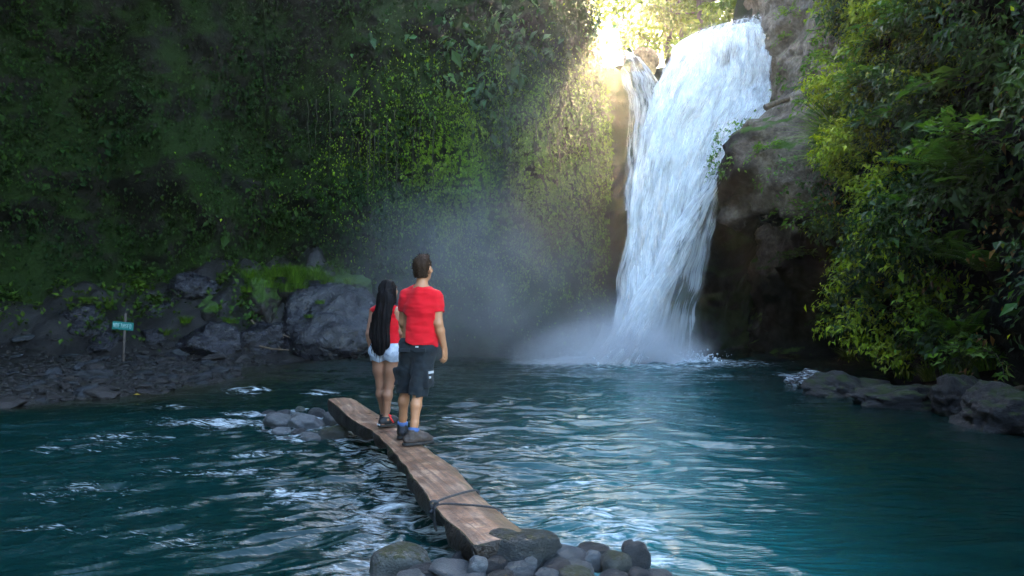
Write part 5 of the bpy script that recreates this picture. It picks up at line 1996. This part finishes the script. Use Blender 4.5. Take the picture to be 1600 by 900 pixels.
# hair
g = Grid(J['hd'] - .2, J['hd'] + .2, .005)
g.ell(P_m(0, -.018, .045), v3(.081, .099, .090) * 1.02, M_m, .01)
g.ell(P_m(0, -.055, -.03), v3(.068, .055, .075) * 1.04, M_m, .03)
g.ell(P_m(0, .03, .115), v3(.055, .055, .025) * 1.04, M_m, .03)
_Mi = M_m
def man_hair_cut(P):
    q = (P - J['hd']) @ _Mi / 1.04
    face = (q[..., 1] - .055 + .5 * np.maximum(q[..., 2] - .055, -.06))            # hairline
    face = np.where(q[..., 2] > .085, -1.0, np.minimum(face, .05))
    ear = np.where((np.abs(q[..., 0]) > .055) & (q[..., 2] < .025), q[..., 1] + .012, -1)
    nape = -.082 - q[..., 2] + .02
    return np.maximum(np.maximum(face, ear), nape) * .8
g.cut(man_hair_cut)
g.noise(.005, (30, 30, 16), 3, 23)
hm_ = finish(g, 'hair', [M['hair_m']], man)
del g
_hv = np.array([v.co[:] for v in hm_.data.vertices]); _hn = np.array([v.normal[:] for v in hm_.data.vertices])
r9 = np.random.default_rng(9)
mb = MB()
for k in r9.choice(len(_hv), 420):
    p_, n_ = _hv[k], _hn[k]
    if n_[2] < -.5:
        continue
    d_ = n_ * .5 + np.array([0, -.25, -.55 if p_[2] < J['hd'][2] + .06 else .25]) + r9.normal(size=3) * .25
    d_ = d_ / np.linalg.norm(d_) * r9.uniform(.008, .016)
    mb.tube([p_ - n_ * .002, p_ + d_ * .6 + n_ * .003, p_ + d_], [.0024, .0018, .0006], 4)
link('hair_tufts', mb.mesh('hair_tufts', [M['hair_m']]), hm_)
for sd in (-1, 1):
    V, F = ico(2)
    link('eye', new_mesh('eye', V * .0125, [F], [M['eye']]), man, Vector(P_m(sd * .033, .080, .010)))
for s, d, mat in (('R', footR, 'boot'), ('L', footL, 'boot_dark')):
    a = J['ank' + s]
    zb = 0.0 if s == 'R' else .004
    g = Grid(a - v3(.26, .26, .16), a + v3(.26, .26, .13), .0052)
    shoe(g, a + v3(0, 0, .02), d, .27, .047, zb + .012)
    g.cut(lambda P: np.maximum(zb + .016 - P[..., 2], P[..., 2] - (a[2] + .045)))
    g.noise(.004, (30, 30, 30), 2, 31)
    b = finish(g, 'boot', [M[mat]], man)
    dd = d / np.linalg.norm(d)
    g = Grid(a - v3(.26, .26, .16), a + v3(.26, .26, .0), .0052)
    aa = v3(a[0], a[1], zb + .014)
    g.cone(aa - dd * .06, aa + dd * .113, .047, .053, .01); g.cone(aa + dd * .113, aa + dd * .18, .053, .034, .01)
    g.cut(lambda P: np.maximum(zb + .001 - P[..., 2], P[..., 2] - (zb + .026)))
    finish(g, 'sole', [M['sole']], b)
    ax_ = unit(J['knee' + s] - a)
    mb = MB(); mb.tube([a + ax_ * .02, a + ax_ * .035, a + ax_ * .052, a + ax_ * .058], [.052, .053, .052, .046], 16)
    link('sock', mb.mesh('sock', [M['sock']]), man)

# ---------------------------------------------------------------- the woman
WY_ = R(-16)
wo_loc = np.array(atz(602, 667, LOG_TOP + .02))
w_ = lambda x, y, z: obs(WY_, x, y, z)
woman = empty('person', tuple(wo_loc), WY_)
tag(woman, 'woman with long black hair, red top and denim shorts beside the man', 'person')
K = dict(hipL=w_(-.072, .03, .80), hipR=w_(.082, .00, .80), kneeL=w_(-.066, .07, .45), kneeR=w_(.038, .02, .45), ankL=w_(-.050, .17, .10), ankR=w_(.000, .03, .095),
         shL=w_(-.155, .10, 1.235), shR=w_(.105, .03, 1.24), elL=w_(-.192, .05, .995), elR=w_(.148, .06, 1.01), wrL=w_(-.165, .07, .80), wrR=w_(.165, .22, .90),
         nb=w_(-.020, .06, 1.27), hd=w_(.022, .08, 1.452), pel=w_(.008, .03, .82), wst=w_(.0, .05, .98), cst=w_(-.018, .06, 1.13))
g = Grid((-.45, -.38, -.02), (.45, .55, 1.62), .005)


def torso_w(g, inf=0.0, k=.05):
    g.ell(K['pel'], (.150 + inf, .118 + inf, .125), None, k)
    g.cone(K['pel'] + v3(0, 0, .02), K['wst'], .140 + inf, .108 + inf, k, .68)
    g.cone(K['wst'], K['cst'], .108 + inf, .122 + inf, k, .68)
    g.cone(K['cst'], K['cst'] * .4 + K['nb'] * .6, .122 + inf, .085 + inf, k, .66)
    for s in 'LR':
        g.cone(K['sh' + s], K['nb'] + v3(0, 0, -.01), .042 + inf, .045 + inf, k)
        g.ell(K['cst'] + v3(.058 if s == 'R' else -.058, .085, -.02), (.055 + inf, .045 + inf, .055 + inf), None, .03)


torso_w(g)
g.cone(K['nb'], K['hd'] + v3(0, -.01, -.05), .043, .043, .03)
P_w, M_w = add_head(g, K['hd'], R(-14), R(14), .95)
for s in 'LR':
    leg(g, K['hip' + s], K['knee' + s], K['ank' + s], (.092, .077, .050, .052, .032))
    g.ell(K['hip' + s] + v3(0, -.045, .0), (.082, .075, .085), None, .04)
    g.cone(K['sh' + s], K['el' + s], .040, .033, .02)
    fm = K['el' + s] * .7 + K['wr' + s] * .3
    g.cone(K['el' + s], fm, .033, .034, .02); g.cone(fm, K['wr' + s], .034, .022, .02)
fwR, fwL = w_(.75, .65, 0), w_(.1, 1.0, 0)
foot_bare(g, K['ankR'], fwR, .16); foot_bare(g, K['ankL'], fwL, .16)
add_hand(g, K['wrL'], w_(.10, .02, -1.0), w_(.8, .3, 0), .165, -1, .4)
add_hand(g, K['wrR'], w_(.0, .7, -.55), w_(-.4, -.2, -.8), .165, 1, .6)
finish(g, 'body', [M['skin_w']], woman)
del g
g = Grid((-.32, -.32, .76), (.32, .36, 1.36), .005)
torso_w(g, .011)
def top_cut(P):
    d = .855 + .008 * np.sin(P[..., 0] * 30) - P[..., 2]
    for s in 'LR':
        c = K['sh' + s] + v3(.052 if s == 'R' else -.052, 0, -.02)
        d = np.maximum(d, .075 - np.linalg.norm((P - c) * v3(1.2, .9, .75), axis=-1))
    d = np.maximum(d, .08 - np.linalg.norm(P - (K['nb'] + v3(0, .01, .05)), axis=-1))
    return d
g.cut(top_cut)
g.noise(.010, (8, 8, 15), 2, 43)
finish(g, 'tank_top', [M['red']], woman)
del g
g = Grid((-.32, -.32, .64), (.32, .32, .95), .005)
g.ell(K['pel'], (.160, .128, .13), None, .05)
g.cone(K['pel'], K['wst'] + v3(0, 0, -.05), .150, .124, .05, .72)
for s in 'LR':
    g.ell(K['hip' + s] + v3(0, -.045, .0), (.092, .085, .095), None, .04)
    g.cone(K['hip' + s] + v3(0, 0, .02), K['hip' + s] * .62 + K['knee' + s] * .38, .104, .100, .03)
g.cut(lambda P: np.maximum(.705 + .012 * np.sin(P[..., 0] * 40) - P[..., 2], P[..., 2] - .895))
g.noise(.006, (16, 16, 20), 2, 53)
dn = finish(g, 'denim_shorts', [M['denim']], woman)
del g
M['denim_dark'] = plain('denim_seam', (.2, .25, .34), .9, var=.2)
for xo in (.085, -.07):
    q, nn = on_body(dn, K['pel'] + v3(xo, -.4, .0), (0, 1, 0))
    mb = MB()
    Rz = rz(math.atan2(nn[0], -nn[1]))
    pts = [q + nn * .001 + Rz @ np.array(p_) for p_ in [(-.045, 0, .045), (-.042, 0, -.025), (0, 0, -.05), (.042, 0, -.025), (.045, 0, .045), (-.045, 0, .045)]]
    pts = [np.array(on_body(dn, a_ + nn * .1, -nn)[0]) for a_ in pts]
    mb.tube(pts, .0035, 5)
    link('back_pocket', mb.mesh('back_pocket', [M['denim_dark']]), woman)
# long hair
g = Grid((-.36, -.36, .72), (.30, .32, 1.64), .005)
g.ell(P_w(0, -.018, .042), v3(.087, .104, .096) * .95, M_w, .02)
back = [K['hd'] + v3(0, -.075, .03), w_(.004, -.065, 1.33), w_(-.030, -.085, 1.17), w_(-.048, -.095, 1.0), w_(-.040, -.120, .88), w_(-.035, -.135, .80)]
wid = [.078, .080, .092, .094, .074, .026]
g.chain(back, wid, .04, .42)
for sd in (-1, 1):
    g.cone(P_w(sd * .07, -.03, .03), P_w(sd * .075, -.04, -.10), .03, .035, .03)
_Mw = M_w
def w_hair_cut(P):
    q = (P - K['hd']) @ _Mw / .95
    d = np.where((q[..., 2] > -.14) & (q[..., 1] > .02), np.minimum(q[..., 1] - .045 + .45 * np.clip(q[..., 2] - .06, -.06, .05), .04), -1)
    d = np.where(q[..., 2] > .088, -1.0, d)
    return d * .8
g.cut(w_hair_cut)
g.noise(.006, (46, 34, 2.0), 2, 63)
g.noise(.004, (13, 10, 3.0), 2, 65)
hr_ = finish(g, 'hair', [M['hair_w']], woman)
del g
mb = MB()
r8 = np.random.default_rng(8)
for k in range(620):                             # combed strands from the crown to the tips
    ph = r8.uniform(-1.5, 1.5)
    ln = r8.uniform(2.2, 5.0)
    ii = np.linspace(.3, ln, 12)
    bk = np.array(back)
    cc = np.stack([np.interp(ii, np.arange(6), bk[:, q]) for q in range(3)], 1)
    ww = np.interp(ii, np.arange(6), np.array(wid)) * 1.04
    wv = ph + .12 * np.sin(ii * 2.2 + r8.uniform(0, 6)) + r8.normal() * .05
    pts = cc + np.stack([np.sin(wv) * ww, -np.cos(wv) * ww * .46 - .004, 0 * ww], 1)
    mb.tube(pts, np.linspace(.0026, .0008, 12), 4)
for k in range(90):                              # loose ends and stray locks
    f = r8.uniform(-1, 1)
    top_ = w_(-.045 + f * .105, -.115 + .03 * abs(f), 1.02 + r8.normal() * .08)
    ln = r8.uniform(.10, .25) * (1.15 - .6 * abs(f))
    e_ = top_ + v3(-f * .035 + r8.normal() * .012, -.02 + r8.normal() * .012, -ln)
    mb.tube([top_, (top_ + e_) / 2 + v3(r8.normal() * .008, -.008, 0), e_], [.006, .005, .001], 4)
link('loose_strands', mb.mesh('loose_strands', [M['hair_w']]), hr_)
for sd in (-1, 1):
    V, F = ico(2)
    link('eye', new_mesh('eye', V * .0118, [F], [M['eye']]), woman, Vector(P_w(sd * .033, .080, .010)))
th_ = np.linspace(0, 2 * math.pi, 21)
a_ = unit(K['elL'] - K['wrL'])
b_ = unit(np.cross(a_, [0, 1, 0])); c_ = np.cross(a_, b_)
mb = MB(); mb.tube([K['wrL'] + a_ * .012 + (b_ * math.cos(q) + c_ * math.sin(q)) * .026 for q in th_], .0045, 6)
link('bracelet', mb.mesh('bracelet', [M['gold']]), woman)
for s, d in (('R', fwR), ('L', fwL)):
    a = K['ank' + s]
    g = Grid(a - v3(.22, .22, .14), a + v3(.22, .22, .08), .005)
    shoe(g, a, d, .245, .040, .012, high=False)
    g.cut(lambda P: np.maximum(.014 - P[..., 2], P[..., 2] - (a[2] + .012)))
    b = finish(g, 'sneaker', [M['boot_dark']], woman)
    dd = d / np.linalg.norm(d)
    sd_ = np.cross(dd, [0, 0, 1])
    g = Grid(a - v3(.22, .22, .14), a + v3(.22, .22, .0), .005)
    aa = v3(a[0], a[1], .014)
    g.cone(aa - dd * .054, aa + dd * .103, .041, .045, .01); g.cone(aa + dd * .103, aa + dd * .162, .045, .028, .01)
    g.cut(lambda P: np.maximum(.001 - P[..., 2], P[..., 2] - .024))
    finish(g, 'sole', [M['sole']], b)
    mb = MB()
    base = v3(a[0], a[1], 0)
    for k in range(4):
        q = base + dd * (.035 + .022 * k) + v3(0, 0, .112 - .012 * k)
        mb.tube([q - sd_ * .028, q + v3(0, 0, .012), q + sd_ * .028], .007, 5)
    q = base + dd * .02 + v3(0, 0, .128)
    mb.tube([q - sd_ * .03 - dd * .01, q + v3(0, 0, .02), q + sd_ * .034 - dd * .01], .010, 6)
    mb.tube([q + sd_ * .034, q + sd_ * .043 + v3(0, 0, -.05) + dd * .02, q + sd_ * .042 + v3(0, 0, -.09) + dd * .05], .009, 6)
    link('red_laces', mb.mesh('red_laces', [M['lace']]), b)
    mb = MB()
    for k in (-1, 1):
        mb.tube([base - dd * .086 + sd_ * k * .018 + v3(0, 0, .022), base - dd * .092 + sd_ * k * .018 + v3(0, 0, .036)], [.008, .008], 8)
    link('heel_bumper', mb.mesh('heel_bumper', [M['trim']]), b)
